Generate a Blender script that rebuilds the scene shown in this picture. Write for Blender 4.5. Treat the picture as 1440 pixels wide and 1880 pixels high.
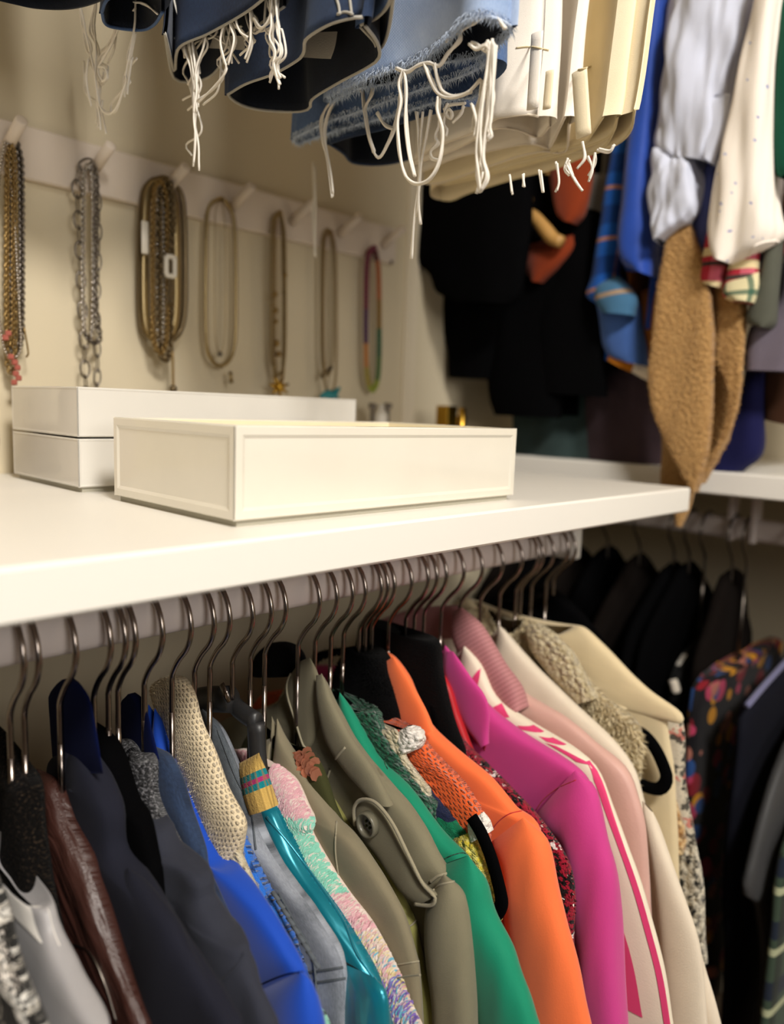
import bpy, math, random
import numpy as np
from mathutils import Vector, Matrix, noise

for o in list(bpy.data.objects):
    bpy.data.objects.remove(o)
random.seed(7)
SC = bpy.context.scene
COL = SC.collection

# ---------------------------------------------------------------- camera
S = 0.08            # one working unit is 8 cm; the camera is the origin of working units
CZ = 1.13           # camera height in metres
FPX = 1395.35       # focal length in pixels of a 1440 wide frame
# rows: world axes written in camera axes (right, down, forward)
RC = np.array([[0.69749699, -0.07153815, 0.71300789],
               [-0.71572412, -0.11838304, 0.68827642],
               [0.03517002, -0.99038768, -0.13377339]])
cam_d = bpy.data.cameras.new('camera')
cam = bpy.data.objects.new('camera', cam_d)
COL.objects.link(cam)
SC.camera = cam
M3 = Matrix([[RC[i][0], -RC[i][1], -RC[i][2]] for i in range(3)])
cam.matrix_world = Matrix.Translation((0, 0, CZ)) @ M3.to_4x4()
cam_d.sensor_fit = 'HORIZONTAL'
cam_d.sensor_width = 36.0
cam_d.lens = 36.0 * FPX / 1440.0
cam_d.clip_start = 0.02
cam_d.dof.use_dof = True
cam_d.dof.focus_distance = 0.60
cam_d.dof.aperture_fstop = 3.6

# ---------------------------------------------------------------- world, lamps, exposure
SC.view_settings.view_transform = 'Standard'
SC.view_settings.look = 'None'
SC.view_settings.gamma = 1.0
SC.view_settings.use_curve_mapping = False
SC.view_settings.exposure = 0.0
wd = bpy.data.worlds.new('closet_air')
SC.world = wd
wd.use_nodes = True
wd.node_tree.nodes['Background'].inputs[0].default_value = (1.0, 0.90, 0.80, 1)
wd.node_tree.nodes['Background'].inputs[1].default_value = 0.06

def area(name, loc, target, size, watts, col):
    d = bpy.data.lights.new(name, 'AREA')
    d.shape = 'DISK'; d.size = size; d.energy = watts; d.color = col
    o = bpy.data.objects.new(name, d); COL.objects.link(o)
    o.location = loc
    o.rotation_euler = (Vector(target) - Vector(loc)).to_track_quat('-Z', 'Y').to_euler()
    return o
area('ceiling_lamp', (-0.05, -0.85, 2.38), (0.55, 0.45, 1.0), 0.40, 48.0, (1.0, 0.955, 0.89))
area('front_fill_light', (-0.10, -1.75, 1.55), (0.55, 0.45, 1.0), 0.80, 16.0, (1.0, 0.95, 0.885))  # added low frontal fill that brightens the rail and fronts, no visible source

# ---------------------------------------------------------------- helpers
def Wd(p):
    p = np.asarray(p, float)
    return np.stack([p[..., 0] * S, p[..., 1] * S, CZ + p[..., 2] * S], -1)

def un(px, ax, val):
    """photo points -> points on the plane axis = val (working units)"""
    px = np.atleast_2d(np.asarray(px, float))
    d = np.stack([px[:, 0] - 720, px[:, 1] - 940, np.full(len(px), FPX)], 1) @ RC.T
    return d * (np.broadcast_to(np.asarray(val, float), (len(px),)) / d[:, ax])[:, None]

def crs(pts, n, smooth=True):
    """resample a polyline to n points, evenly by length"""
    p = np.asarray(pts, float)
    if smooth and len(p) > 2:
        q = np.vstack([2 * p[0] - p[1], p, 2 * p[-1] - p[-2]])
        out = []
        for i in range(len(p) - 1):
            a, b, c, d = q[i:i + 4]
            for t in np.linspace(0, 1, 10, endpoint=False):
                out.append(.5 * (2 * b + (c - a) * t + (2 * a - 5 * b + 4 * c - d) * t * t + (3 * b - a - 3 * c + d) * t ** 3))
        out.append(p[-1]); p = np.array(out)
    s = np.r_[0, np.cumsum(np.linalg.norm(np.diff(p, axis=0), axis=1))]
    t = np.linspace(0, s[-1], n)
    return np.stack([np.interp(t, s, p[:, k]) for k in range(p.shape[1])], 1)

def setp(o, label=None, cat=None, group=None, kind=None):
    if label: o['label'] = label
    if cat: o['category'] = cat
    if group: o['group'] = group
    if kind: o['kind'] = kind
    return o

def thing(name, label, cat, locU, group=None):
    o = bpy.data.objects.new(name, None)
    COL.objects.link(o)
    o.empty_display_size = 0.02
    o.location = Vector(Wd(locU))
    return setp(o, label, cat, group)

def meshobj(name, verts, faces, mats, parent=None, uvs=None, smooth=True, midx=None, world=False):
    """verts in working units unless world"""
    v = np.asarray(verts, float)
    if not world: v = Wd(v)
    if parent is not None: v = v - np.array(parent.location if parent.parent is None else parent.parent.location)
    me = bpy.data.meshes.new(name)
    me.from_pydata(v.tolist(), [], [tuple(int(i) for i in f) for f in faces])
    if not isinstance(mats, (list, tuple)): mats = [mats]
    for m in mats: me.materials.append(m)
    if midx is not None: me.polygons.foreach_set('material_index', np.asarray(midx, np.int32))
    if uvs is not None:
        l = me.uv_layers.new(name='UVMap')
        l.data.foreach_set('uv', np.asarray(uvs, np.float32).ravel())
    if smooth: me.polygons.foreach_set('use_smooth', np.ones(len(me.polygons), bool))
    me.update()
    o = bpy.data.objects.new(name, me)
    COL.objects.link(o)
    if parent is not None: o.parent = parent
    return o

def cleg(t):  # sub-part location helper: children of a mesh part keep the root frame
    return t

XD = np.array([1., 0, 0]); YD = np.array([0, 1., 0]); ZD = np.array([0, 0, 1.])

def loft(name, L, R, T, mat, parent, tdir=XD, n=36, e=3.0, dip=0.0, diprow=0.35, wr=0.0, wf=(1.6, .5), seed=0,
         top='round', disp=None, captop=False, capbot=False, back=0.25):
    """closed tube whose rows are super-ellipses between L[i] and R[i], half thickness T along tdir.
    ring index 0 is at R; the first half of the ring is on the -tdir side"""
    L = np.asarray(L, float); R = np.asarray(R, float); m = len(L)
    s = np.r_[0, np.cumsum(np.linalg.norm(np.diff(R, axis=0), axis=1))]
    T = np.full(m, T) if np.isscalar(T) else np.asarray(T, float)
    if top == 'round': T = T * (1 - np.exp(-(s + .01) / .14))
    th = np.linspace(0, 2 * np.pi, n, endpoint=False)
    c, sn = np.cos(th), np.sin(th)
    ce = np.sign(c) * np.abs(c) ** (2 / e); se = -np.sign(sn) * np.abs(sn) ** (2 / e)
    C = (L + R) / 2; Hh = (R - L) / 2
    P = C[:, None] + Hh[:, None] * ce[None, :, None] + tdir * (T[:, None] * se[None, :])[..., None]
    hn = Hh / (np.linalg.norm(Hh, axis=1)[:, None] + 1e-6)
    N = hn[:, None] * ce[None, :, None] + tdir * se[None, :, None]
    N /= np.linalg.norm(N, axis=2)[..., None] + 1e-6
    if dip:
        f = np.clip(1 - np.arange(m) / (m * diprow), 0, 1) ** 1.3
        side = np.where(se <= 0, 1.0, back)
        P[..., 2] -= dip * f[:, None] * ((1 - ce ** 2) * side)[None]
    nxt = np.roll(P, -1, axis=1)
    du = np.linalg.norm(nxt - P, axis=2)
    u = np.concatenate([np.zeros((m, 1)), np.cumsum(du, 1)], 1)
    if wr or disp:
        for i in range(m):
            for j in range(n):
                d = 0
                if wr:
                    q = P[i, j]
                    d += wr * noise.noise((q[1] * wf[0] + seed * 7.3, q[2] * wf[1] + seed * 3.1, q[0] * wf[0]))
                    d += wr * .45 * noise.noise((q[1] * wf[0] * 2.6 + seed, q[2] * wf[1] * 2.6, q[0] * wf[0] * 2.6 + 9))
                if disp: d += disp(u[i, j], s[i])
                P[i, j] += N[i, j] * d
    V = P.reshape(-1, 3); F = []; UV = []
    for i in range(m - 1):
        for j in range(n):
            k = (j + 1) % n
            F.append((i * n + j, (i + 1) * n + j, (i + 1) * n + k, i * n + k))
            UV += [(u[i, j], s[i]), (u[i + 1, j], s[i + 1]), (u[i + 1, j + 1], s[i + 1]), (u[i, j + 1], s[i])]
    if captop:
        F.append(tuple(range(n))); UV += [(0, 0)] * n
    if capbot:
        F.append(tuple((m - 1) * n + j for j in range(n - 1, -1, -1))); UV += [(0, 0)] * n
    o = meshobj(name, V, F, mat, parent, UV)
    return o, P, N

def tube(name, path, r, mat, parent, n=8, flat=None, smooth=True, build=True, caps=True):
    """tube along a path; r scalar or per point; flat=(dir, factor) squashes along dir"""
    p = np.asarray(path, float); m = len(p)
    r = np.full(m, r) if np.isscalar(r) else np.asarray(r, float)
    t = np.gradient(p, axis=0); t /= np.linalg.norm(t, axis=1)[:, None] + 1e-9
    ref = np.array([.31, .52, .79]) if flat is None else np.asarray(flat[0], float)
    a = np.cross(t, ref); bad = np.linalg.norm(a, axis=1) < 1e-3
    a[bad] = np.cross(t[bad], [1, .1, 0]); a /= np.linalg.norm(a, axis=1)[:, None]
    b = np.cross(t, a)
    th = np.linspace(0, 2 * np.pi, n, endpoint=False)
    k = 1.0 if flat is None else flat[1]
    P = p[:, None] + r[:, None, None] * (a[:, None] * np.cos(th)[None, :, None] + k * b[:, None] * np.sin(th)[None, :, None])
    F = []
    for i in range(m - 1):
        for j in range(n):
            q = (j + 1) % n
            F.append((i * n + j, i * n + q, (i + 1) * n + q, (i + 1) * n + j))
    if caps:
        F.append(tuple(range(n - 1, -1, -1))); F.append(tuple((m - 1) * n + j for j in range(n)))
    V = P.reshape(-1, 3)
    if not build: return V, F
    uv = []
    s = np.r_[0, np.cumsum(np.linalg.norm(np.diff(p, axis=0), axis=1))]
    for f in F:
        for v in f: uv.append(((v % n) / n * 2 * math.pi * r[v // n], s[v // n]))
    return meshobj(name, V, F, mat, parent, uv, smooth)

class MB:
    def __init__(self): self.v = []; self.f = []; self.m = []
    def add(self, V, F, mi=0):
        b = len(self.v); self.v += [tuple(x) for x in V]
        self.f += [tuple(i + b for i in f) for f in F]; self.m += [mi] * len(F)
    def box(self, lo, hi, mi=0, bev=0.0):
        x0, y0, z0 = lo; x1, y1, z1 = hi
        if not bev:
            V = [(x, y, z) for x in (x0, x1) for y in (y0, y1) for z in (z0, z1)]
            self.add(V, [(0, 1, 3, 2), (4, 6, 7, 5), (0, 4, 5, 1), (2, 3, 7, 6), (0, 2, 6, 4), (1, 5, 7, 3)], mi)
        else:
            b = bev; V = []; idx = {}
            for sx in (0, 1):
                for sy in (0, 1):
                    for sz in (0, 1):
                        c = [(x0, x1)[sx], (y0, y1)[sy], (z0, z1)[sz]]
                        q = [(b, -b)[sx], (b, -b)[sy], (b, -b)[sz]]
                        for ax in range(3):
                            p = [c[k] + (0 if k == ax else q[k]) for k in range(3)]
                            idx[(sx, sy, sz, ax)] = len(V); V.append(p)
            g = lambda a, b_, c_, ax: idx[(a, b_, c_, ax)]
            F = []
            for s in (0, 1):
                F.append([g(s, 0, 0, 0), g(s, 1, 0, 0), g(s, 1, 1, 0), g(s, 0, 1, 0)])
                F.append([g(0, s, 0, 1), g(1, s, 0, 1), g(1, s, 1, 1), g(0, s, 1, 1)])
                F.append([g(0, 0, s, 2), g(1, 0, s, 2), g(1, 1, s, 2), g(0, 1, s, 2)])
            for s in (0, 1):
                for t in (0, 1):
                    F.append([g(s, t, 0, 0), g(s, t, 1, 0), g(s, t, 1, 1), g(s, t, 0, 1)])
                    F.append([g(s, 0, t, 0), g(s, 1, t, 0), g(s, 1, t, 2), g(s, 0, t, 2)])
                    F.append([g(0, s, t, 1), g(1, s, t, 1), g(1, s, t, 2), g(0, s, t, 2)])
            for a in (0, 1):
                for b_ in (0, 1):
                    for c_ in (0, 1):
                        F.append([g(a, b_, c_, 0), g(a, b_, c_, 1), g(a, b_, c_, 2)])
            ctr = np.array([(x0 + x1) / 2, (y0 + y1) / 2, (z0 + z1) / 2]); V = np.array(V); FF = []
            for f in F:
                p = V[f]; nn = np.cross(p[1] - p[0], p[2] - p[0])
                FF.append(tuple(f) if nn @ (p.mean(0) - ctr) > 0 else tuple(f[::-1]))
            self.add(V, FF, mi)
        return self
    def tube(self, path, r, n=6, mi=0, flat=None):
        V, F = tube('', path, r, None, None, n=n, build=False, flat=flat); self.add(V, F, mi); return self
    def lathe(self, c, prof, n=16, mi=0, axis=2):
        V = []; F = []
        for (r, h) in prof:
            for j in range(n):
                t = 2 * math.pi * j / n
                q = [r * math.cos(t), r * math.sin(t), h]
                if axis == 1: q = [q[0], q[2], q[1]]
                if axis == 0: q = [q[2], q[0], q[1]]
                V.append((c[0] + q[0], c[1] + q[1], c[2] + q[2]))
        for i in range(len(prof) - 1):
            for j in range(n):
                k = (j + 1) % n
                F.append((i * n + j, i * n + k, (i + 1) * n + k, (i + 1) * n + j))
        F.append(tuple(range(n - 1, -1, -1))); F.append(tuple((len(prof) - 1) * n + j for j in range(n)))
        self.add(V, F, mi); return self
    def ball(self, c, r, n=8, mi=0):
        k = max(4, n // 2 + 1)
        return self.lathe(c, [(r * math.sin(math.pi * i / k) + 1e-4, -r * math.cos(math.pi * i / k)) for i in range(k + 1)], n, mi)
    def build(self, name, mats, parent=None, smooth=True, sharp=None):
        o = meshobj(name, np.array(self.v), self.f, mats, parent, None, smooth, self.m if isinstance(mats, (list, tuple)) else None)
        if sharp: o.data.set_sharp_from_angle(angle=math.radians(sharp))
        return o

# ---------------------------------------------------------------- materials
def lin(h):
    h = h.lstrip('#'); out = []
    for i in (0, 2, 4):
        c = int(h[i:i + 2], 16) / 255
        out.append(c / 12.92 if c <= .04045 else ((c + .055) / 1.055) ** 2.4)
    return (*out, 1.0)

class NT:
    def __init__(self, name):
        self.mat = bpy.data.materials.new(name); self.mat.use_nodes = True
        self.t = self.mat.node_tree; self.b = self.t.nodes['Principled BSDF']
    def n(self, typ, **kw):
        x = self.t.nodes.new(typ)
        for k, v in kw.items(): setattr(x, k, v)
        return x
    def l(self, a, b): self.t.links.new(a, b)
    def inp(self, sock, v):
        if hasattr(v, 'links'): self.l(v, sock)
        else: sock.default_value = v
    def math(self, op, a, b=0.0, c=None):
        x = self.n('ShaderNodeMath', operation=op); self.inp(x.inputs[0], a); self.inp(x.inputs[1], b)
        if c is not None: self.inp(x.inputs[2], c)
        return x.outputs[0]
    def mix(self, f, a, b):
        x = self.n('ShaderNodeMix', data_type='RGBA'); self.inp(x.inputs[0], f); self.inp(x.inputs[6], a); self.inp(x.inputs[7], b)
        return x.outputs[2]
    def uv(self): return self.n('ShaderNodeTexCoord').outputs['UV']
    def obj(self): return self.n('ShaderNodeTexCoord').outputs['Object']
    def xyz(self, v):
        x = self.n('ShaderNodeSeparateXYZ'); self.l(v, x.inputs[0]); return x.outputs
    def noise(self, v, scale, detail=2.0, rough=.5):
        x = self.n('ShaderNodeTexNoise'); self.l(v, x.inputs['Vector']); x.inputs['Scale'].default_value = scale
        x.inputs['Detail'].default_value = detail; x.inputs['Roughness'].default_value = rough
        return x.outputs['Fac']
    def vor(self, v, scale, feature='F1', rnd=1.0):
        x = self.n('ShaderNodeTexVoronoi', feature=feature); self.l(v, x.inputs['Vector']); x.inputs['Scale'].default_value = scale
        x.inputs['Randomness'].default_value = rnd
        return x
    def ramp(self, f, a, b):
        x = self.n('ShaderNodeMapRange'); self.inp(x.inputs[0], f); x.inputs[1].default_value = a; x.inputs[2].default_value = b
        return x.outputs[0]
    def bump(self, h, strength, dist=.002):
        x = self.n('ShaderNodeBump'); self.inp(x.inputs['Height'], h); x.inputs['Strength'].default_value = strength
        x.inputs['Distance'].default_value = dist
        self.l(x.outputs[0], self.b.inputs['Normal'])
    def scale(self, v, s):
        x = self.n('ShaderNodeMapping'); self.l(v, x.inputs[0]); x.inputs['Scale'].default_value = s
        return x.outputs[0]
    def fin(self, col, rough=.8, metal=0.0, sheen=0.0, spec=.5, coat=0.0):
        self.inp(self.b.inputs['Base Color'], col); self.inp(self.b.inputs['Roughness'], rough)
        self.b.inputs['Metallic'].default_value = metal; self.b.inputs['Sheen Weight'].default_value = sheen
        self.b.inputs['Specular IOR Level'].default_value = spec; self.b.inputs['Coat Weight'].default_value = coat
        return self.mat

def plain(name, c, rough=.85, var=.10, bump=.25, sc=60, sheen=.15, spec=.25):
    """woven cloth in working-unit UVs"""
    t = NT(name); u = t.uv(); c = lin(c); lum = min(1.0, max(c[:3]) * 4); sheen *= lum; spec *= .3 + .7 * lum
    nz = t.noise(u, 3.0, 3); k = t.math('ADD', t.math('MULTIPLY', nz, var * 2), 1 - var)
    x = t.n('ShaderNodeVectorMath', operation='SCALE'); x.inputs[0].default_value = c[:3]; t.l(k, x.inputs['Scale'])
    t.bump(t.noise(u, sc, 2, .7), bump, .002)
    return t.fin(x.outputs[0], rough, 0, sheen, spec)

def solid(name, c, rough=.5, metal=0.0, spec=.5, coat=0.0, bump=0, sc=40):
    t = NT(name)
    o = t.obj()
    nz = t.noise(o, 18, 2)
    col = t.mix(nz, lin(c), tuple(min(1, v * .9) for v in lin(c)[:3]) + (1,))
    if bump: t.bump(t.noise(o, sc, 2), bump, .001)
    return t.fin(col, rough, metal, 0, spec, coat)

def denim(name, dark, light, fade=.5, sc=95):
    t = NT(name); u = t.uv(); o = t.xyz(u)
    tw = t.math('SINE', t.math('MULTIPLY', t.math('ADD', o[0], t.math('MULTIPLY', o[1], .6)), sc * 4.0))
    f = t.math('ADD', t.math('MULTIPLY', tw, .05), t.math('MULTIPLY', t.noise(t.scale(u, (1, .35, 1)), 60, 2), .55))
    g = t.ramp(t.noise(u, .9, 3), .35, .70)
    f2 = t.math('ADD', t.math('MULTIPLY', f, .8), t.math('MULTIPLY', g, fade))
    f2 = t.math('SUBTRACT', f2, .12)
    t.bump(tw, .25, .0015)
    return t.fin(t.mix(f2, lin(dark), lin(light)), .85, 0, .1, .2)

def knit(name, c, c2=None, ku=9.0, kv=12.0, bump=.9, chev=.5, holes=0.0):
    """stitches in staggered rows with darker gaps"""
    t = NT(name); u = t.uv(); o = t.xyz(u)
    row = t.math('FLOOR', t.math('MULTIPLY', o[1], kv))
    fu = t.math('MULTIPLY', t.math('ABSOLUTE', t.math('SUBTRACT', t.math('FRACT', t.math('ADD', t.math('MULTIPLY', o[0], ku), t.math('MULTIPLY', row, .5))), .5)), 2)
    fv = t.math('MULTIPLY', t.math('ABSOLUTE', t.math('SUBTRACT', t.math('FRACT', t.math('MULTIPLY', o[1], kv)), .5)), 2)
    d = t.math('SQRT', t.math('ADD', t.math('MULTIPLY', fu, fu), t.math('MULTIPLY', fv, t.math('MULTIPLY', fv, .6))))
    d = t.math('ADD', d, t.math('MULTIPLY', t.math('SUBTRACT', t.noise(u, 30, 2), .5), .5))
    hole = t.ramp(d, .62, .28)
    dk = tuple(v * .30 for v in lin(c)[:3]) + (1,)
    col = t.mix(t.noise(u, 4, 3), lin(c), lin(c2) if c2 else lin(c))
    col = t.mix(t.math('MULTIPLY', hole, .35 + .6 * holes), col, dk)
    t.bump(t.math('ADD', t.math('MULTIPLY', hole, -1.0), t.math('MULTIPLY', t.noise(u, 70, 2), .25)), bump, .006)
    return t.fin(col, .95, 0, .25, .1)

def boucle(name, c, c2, sc=16, bump=1.0, th=.5, sheen=.2):
    t = NT(name); u = t.uv(); v = t.vor(u, sc)
    f = t.ramp(t.noise(u, sc * .9, 3, .7), th - .06, th + .06)
    t.bump(t.math('ADD', v.outputs['Distance'], t.math('MULTIPLY', t.noise(u, sc * 4, 2), .4)), bump, .008)
    return t.fin(t.mix(f, lin(c), lin(c2)), .95, 0, sheen, .1)

def striped(name, base, bands, rough=.85, bump=.3, base2=None, sc=14, th=.5, jag=0.0, sheen=.1):
    """bands: (axis, period, offset, width, colour, strength, speckle)"""
    t = NT(name); u = t.uv()
    if jag:
        nz = t.n('ShaderNodeTexNoise'); t.l(u, nz.inputs[0]); nz.inputs['Scale'].default_value = 9
        a = t.n('ShaderNodeVectorMath', operation='MULTIPLY_ADD'); t.l(nz.outputs['Color'], a.inputs[0])
        a.inputs[1].default_value = (jag, jag, 0); t.l(u, a.inputs[2]); w = a.outputs[0]
    else: w = u
    o = t.xyz(w)
    col = lin(base)
    if base2: col = t.mix(t.ramp(t.noise(u, sc, 3, .7), th - .05, th + .05), lin(base), lin(base2))
    for (ax, per, off, wid, c, st, sp) in bands:
        q = t.math('ADD', o[ax], -off)
        if per: q = t.math('FRACT', t.math('MULTIPLY', q, 1 / per)); ww = wid / per
        else: ww = wid
        m = t.math('MULTIPLY', t.math('GREATER_THAN', q, 0.0), t.math('LESS_THAN', q, ww))
        if sp: m = t.math('MULTIPLY', m, t.math('GREATER_THAN', t.noise(u, sp, 1), .47))
        col = t.mix(t.math('MULTIPLY', m, st), col, lin(c))
    t.bump(t.noise(u, 45, 2, .7), bump, .003)
    return t.fin(col, rough, 0, sheen, .2)

def spots(name, base, cols, sc=3.0, rad=.32, rough=.8):
    t = NT(name); u = t.uv(); col = lin(base)
    for k, c in enumerate(cols):
        a = t.n('ShaderNodeVectorMath', operation='ADD'); t.l(u, a.inputs[0]); a.inputs[1].default_value = (k * 3.7 + .4, k * 5.3, 0)
        v = t.vor(a.outputs[0], sc, rnd=1.0)
        col = t.mix(t.math('LESS_THAN', v.outputs['Distance'], rad - .02 * k), col, lin(c))
    t.bump(t.noise(u, 50, 2), .2, .002)
    return t.fin(col, rough, 0, .1, .2)

def satin(name, c, rough=.28):
    t = NT(name); u = t.uv()
    t.bump(t.noise(t.scale(u, (2, .5, 1)), 1.6, 2), .35, .02)
    return t.fin(lin(c), rough, .4, .2, .6)

def leather(name, c):
    t = NT(name); u = t.uv()
    t.bump(t.math('ADD', t.math('MULTIPLY', t.noise(u, 60, 2), .06), t.noise(t.scale(u, (2.6, .5, 1)), 2.0, 3)), .5, .014)
    return t.fin(lin(c), .38, 0, 0, .6)

M = {}
def paint(name, c, rough=.45, bump=.03):
    t = NT(name); o = t.obj()
    t.bump(t.noise(o, 120, 3), bump, .001)
    col = t.mix(t.noise(o, 2.0, 3), lin(c), tuple(v * .96 for v in lin(c)[:3]) + (1,))
    return t.fin(col, rough, 0, 0, .4)
M['wall'] = paint('wall_paint', '#d4c7ab', .8, .12)
M['trim'] = paint('trim_paint', '#dccfb6', .6, .1)
M['shelf'] = paint('shelf_white', '#f0ece4', .42)
M['rail'] = paint('rail_white', '#d9cfcb', .4)
M['peg'] = paint('peg_white', '#d8cabb', .5)
M['floor'] = paint('floor_dark', '#6a5a4a', .6)
M['steel'] = solid('hook_steel', '#9a8f88', .22, 1.0)
M['velvet'] = plain('black_velvet', '#060607', .95, .1, .3, 90, .04, .08)
M['plastic'] = solid('dark_plastic', '#2a2a2b', .42)
M['gold'] = solid('gold_metal', '#9c8152', .3, 1.0)
M['palegold'] = solid('pale_gold_metal', '#a6926a', .32, 1.0)
M['brightgold'] = solid('bright_gold_metal', '#c49a3c', .25, 1.0)
M['gunmetal'] = solid('gunmetal', '#7d756d', .3, 1.0)
M['silver'] = solid('silver_metal', '#b8b0a6', .25, 1.0)
M['bronze'] = solid('bronze_metal', '#7a6a50', .35, 1.0)
M['lacquer'] = solid('white_lacquer_glass', '#e6e0d2', .12, 0, .6, .5)
M['lacquer_grey'] = solid('pale_lacquer_glass', '#e0dcd4', .12, 0, .6, .5)
M['felt'] = solid('grey_felt', '#aaa595', .9, bump=.3, sc=900)
M['liner'] = solid('cream_liner', '#efe3c2', .8)
M['thread'] = solid('white_thread', '#efe8dc', .9)
M['clear'] = solid('pearly_white', '#e6e0d4', .3)
def beadmat(n, c): return solid(n, c, .3)

# ---------------------------------------------------------------- setting
def struct(name, mb, mat, smooth=False):
    o = mb.build(name, mat, None, smooth); o['kind'] = 'structure'; return o
XW, YW = 18.4, 10.45           # wall planes in working units
ZF, ZC = -14.1, 16.4
struct('floor', MB().box((-30, -30, ZF - .5), (XW, YW, ZF)), M['floor'])
struct('ceiling', MB().box((-30, -30, ZC), (XW + 1, YW + 1, ZC + .5)), M['wall'])
struct('wall_left', MB().box((-30, YW, ZF), (XW, YW + .8, ZC)), M['wall'])
struct('wall_right', MB().box((XW, -30, ZF), (XW + .8, YW + .8, ZC)), M['wall'])
struct('trim_1', MB().box((10.95, YW - .06, -1.0), (11.3, YW, ZC), bev=.02), M['trim'])

# shelves and rails
YR, XR = 6.2, 14.2             # rail axes
ZR0, ZR1 = -2.11, -1.72
def shelf(name, label, lo, hi):
    o = MB().box(lo, hi, bev=.025).build(name, M['shelf'], None, False)
    return setp(o, label, 'shelf')
shelf('wall_shelf', 'long thick white shelf holding the white boxes below the necklaces', (-8, 4.65, -1.36), (11.22, YW, -1.0))
shelf('wall_shelf', 'white shelf on the far right wall behind the tan hanging coat', (12.6, -8, -1.2), (XW, YW, -.82))

def rail(name, label, p0, p1, z0, z1, ht, along):
    root = thing(name, label, 'rail', p0)
    zc, hz = (z0 + z1) / 2, (z1 - z0) / 2
    mb = MB(); k = 14; V = []; F = []
    for p in (p0, p1):
        for j in range(k):
            t = 2 * math.pi * j / k
            c, s_ = math.cos(t), math.sin(t)
            a = ht * math.copysign(abs(c) ** .6, c); b = hz * math.copysign(abs(s_) ** .6, s_)
            V.append((p[0], p[1] + a, zc + b) if along == 0 else (p[0] + a, p[1], zc + b))
    for j in range(k): F.append((j, (j + 1) % k, k + (j + 1) % k, k + j))
    F.append(tuple(range(k - 1, -1, -1))); F.append(tuple(range(k, 2 * k)))
    mb.add(V, F); o = mb.build('bar', M['rail'], root, True, 40)
    return root
r1 = rail('hanging_rail', 'white oval hanging rail under the long shelf carrying steel hanger hooks', (-8, YR, -1.9), (10.35, YR, -1.9), ZR0, ZR1, .16, 0)
MB().box((10.2, YR - .26, -2.2), (10.42, YR + .26, -1.36), bev=.03).build('end_bracket', M['shelf'], r1, False)
r2 = rail('hanging_rail', 'white oval hanging rail under the far right shelf', (XR, -8, -1.9), (XR, YW, -1.9), ZR0, ZR1, .16, 1)
for y in (4.6, 5.0):
    MB().box((XR - .22, y, -2.14), (XR + .1, y + .1, -1.2), bev=.02).build('bracket', M['rail'], r2, False)
ru1 = rail('hanging_rail', 'white rail above the picture carrying the denim shorts', (-8, YR, 9.8), (XW, YR, 9.8), 9.6, 10.0, .2, 0)
ru2 = rail('hanging_rail', 'white rail above the picture carrying the shirts on the right', (XR, -8, 9.4), (XR, YW, 9.4), 9.2, 9.6, .2, 1)

# peg rail
PEGS = [3.65, 4.74, 5.82, 6.93, 8.08, 9.12, 10.2]
pr = thing('peg_rail', 'white wooden peg rail on the wall with seven tilted pegs holding necklaces', 'peg rail', (2.0, YW, 2.7))
MB().box((-1.5, YW - .13, 2.70), (10.56, YW, 3.34), bev=.02).build('board', M['peg'], pr, False)
for i, x in enumerate(PEGS):
    b = np.array([x, YW - .13, 2.98]); tip = np.array([x + .02, YW - .62, 3.22])
    tube('peg', [b, (b * .5 + tip * .5), tip, tip + (tip - b) * .02], [.075, .07, .072, .05], M['peg'], pr, n=12)
sc_ = MB(); sc_.lathe((10.42, YW - .14, 2.72), [(.03, 0), (.035, -.02), (.02, -.03)], 10, 0, 1)
sc_.build('screw_head', M['gunmetal'], pr)

# ---------------------------------------------------------------- necklaces (on the pegs)
def chainmesh(mb, path, L, w, r, mi=0, n=8, k=4):
    P = crs(path, max(3, int(np.sum(np.linalg.norm(np.diff(np.asarray(path), axis=0), axis=1)) / (L * .72))), False)
    for i in range(len(P) - 1):
        d = P[i + 1] - P[i]; d = d / (np.linalg.norm(d) + 1e-9); c = (P[i] + P[i + 1]) / 2
        ref = np.array([0, 1., 0]) if i % 2 else np.array([1., .25, .1])
        a = np.cross(d, ref); a /= np.linalg.norm(a); b = np.cross(d, a)
        th = np.linspace(0, 2 * np.pi, n, endpoint=False)
        ring = [c + d * L / 2 * math.cos(t) + a * w / 2 * math.sin(t) for t in th]
        V = []; F = []
        for q, t in zip(ring, th):
            o = d * math.cos(t) + a * math.sin(t)
            for m in range(k):
                g = 2 * np.pi * m / k
                V.append(q + r * (o * math.cos(g) + b * math.sin(g)))
        for j in range(n):
            for m in range(k):
                F.append((j * k + m, j * k + (m + 1) % k, ((j + 1) % n) * k + (m + 1) % k, ((j + 1) % n) * k + m))
        mb.add(V, F, mi)

def npath(px, i, dy=0.0):
    """a hanging loop seen at photo points, laid in a plane just in front of the wall, closed over its peg"""
    return un(px, 1, YW - .22 - dy)

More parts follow.
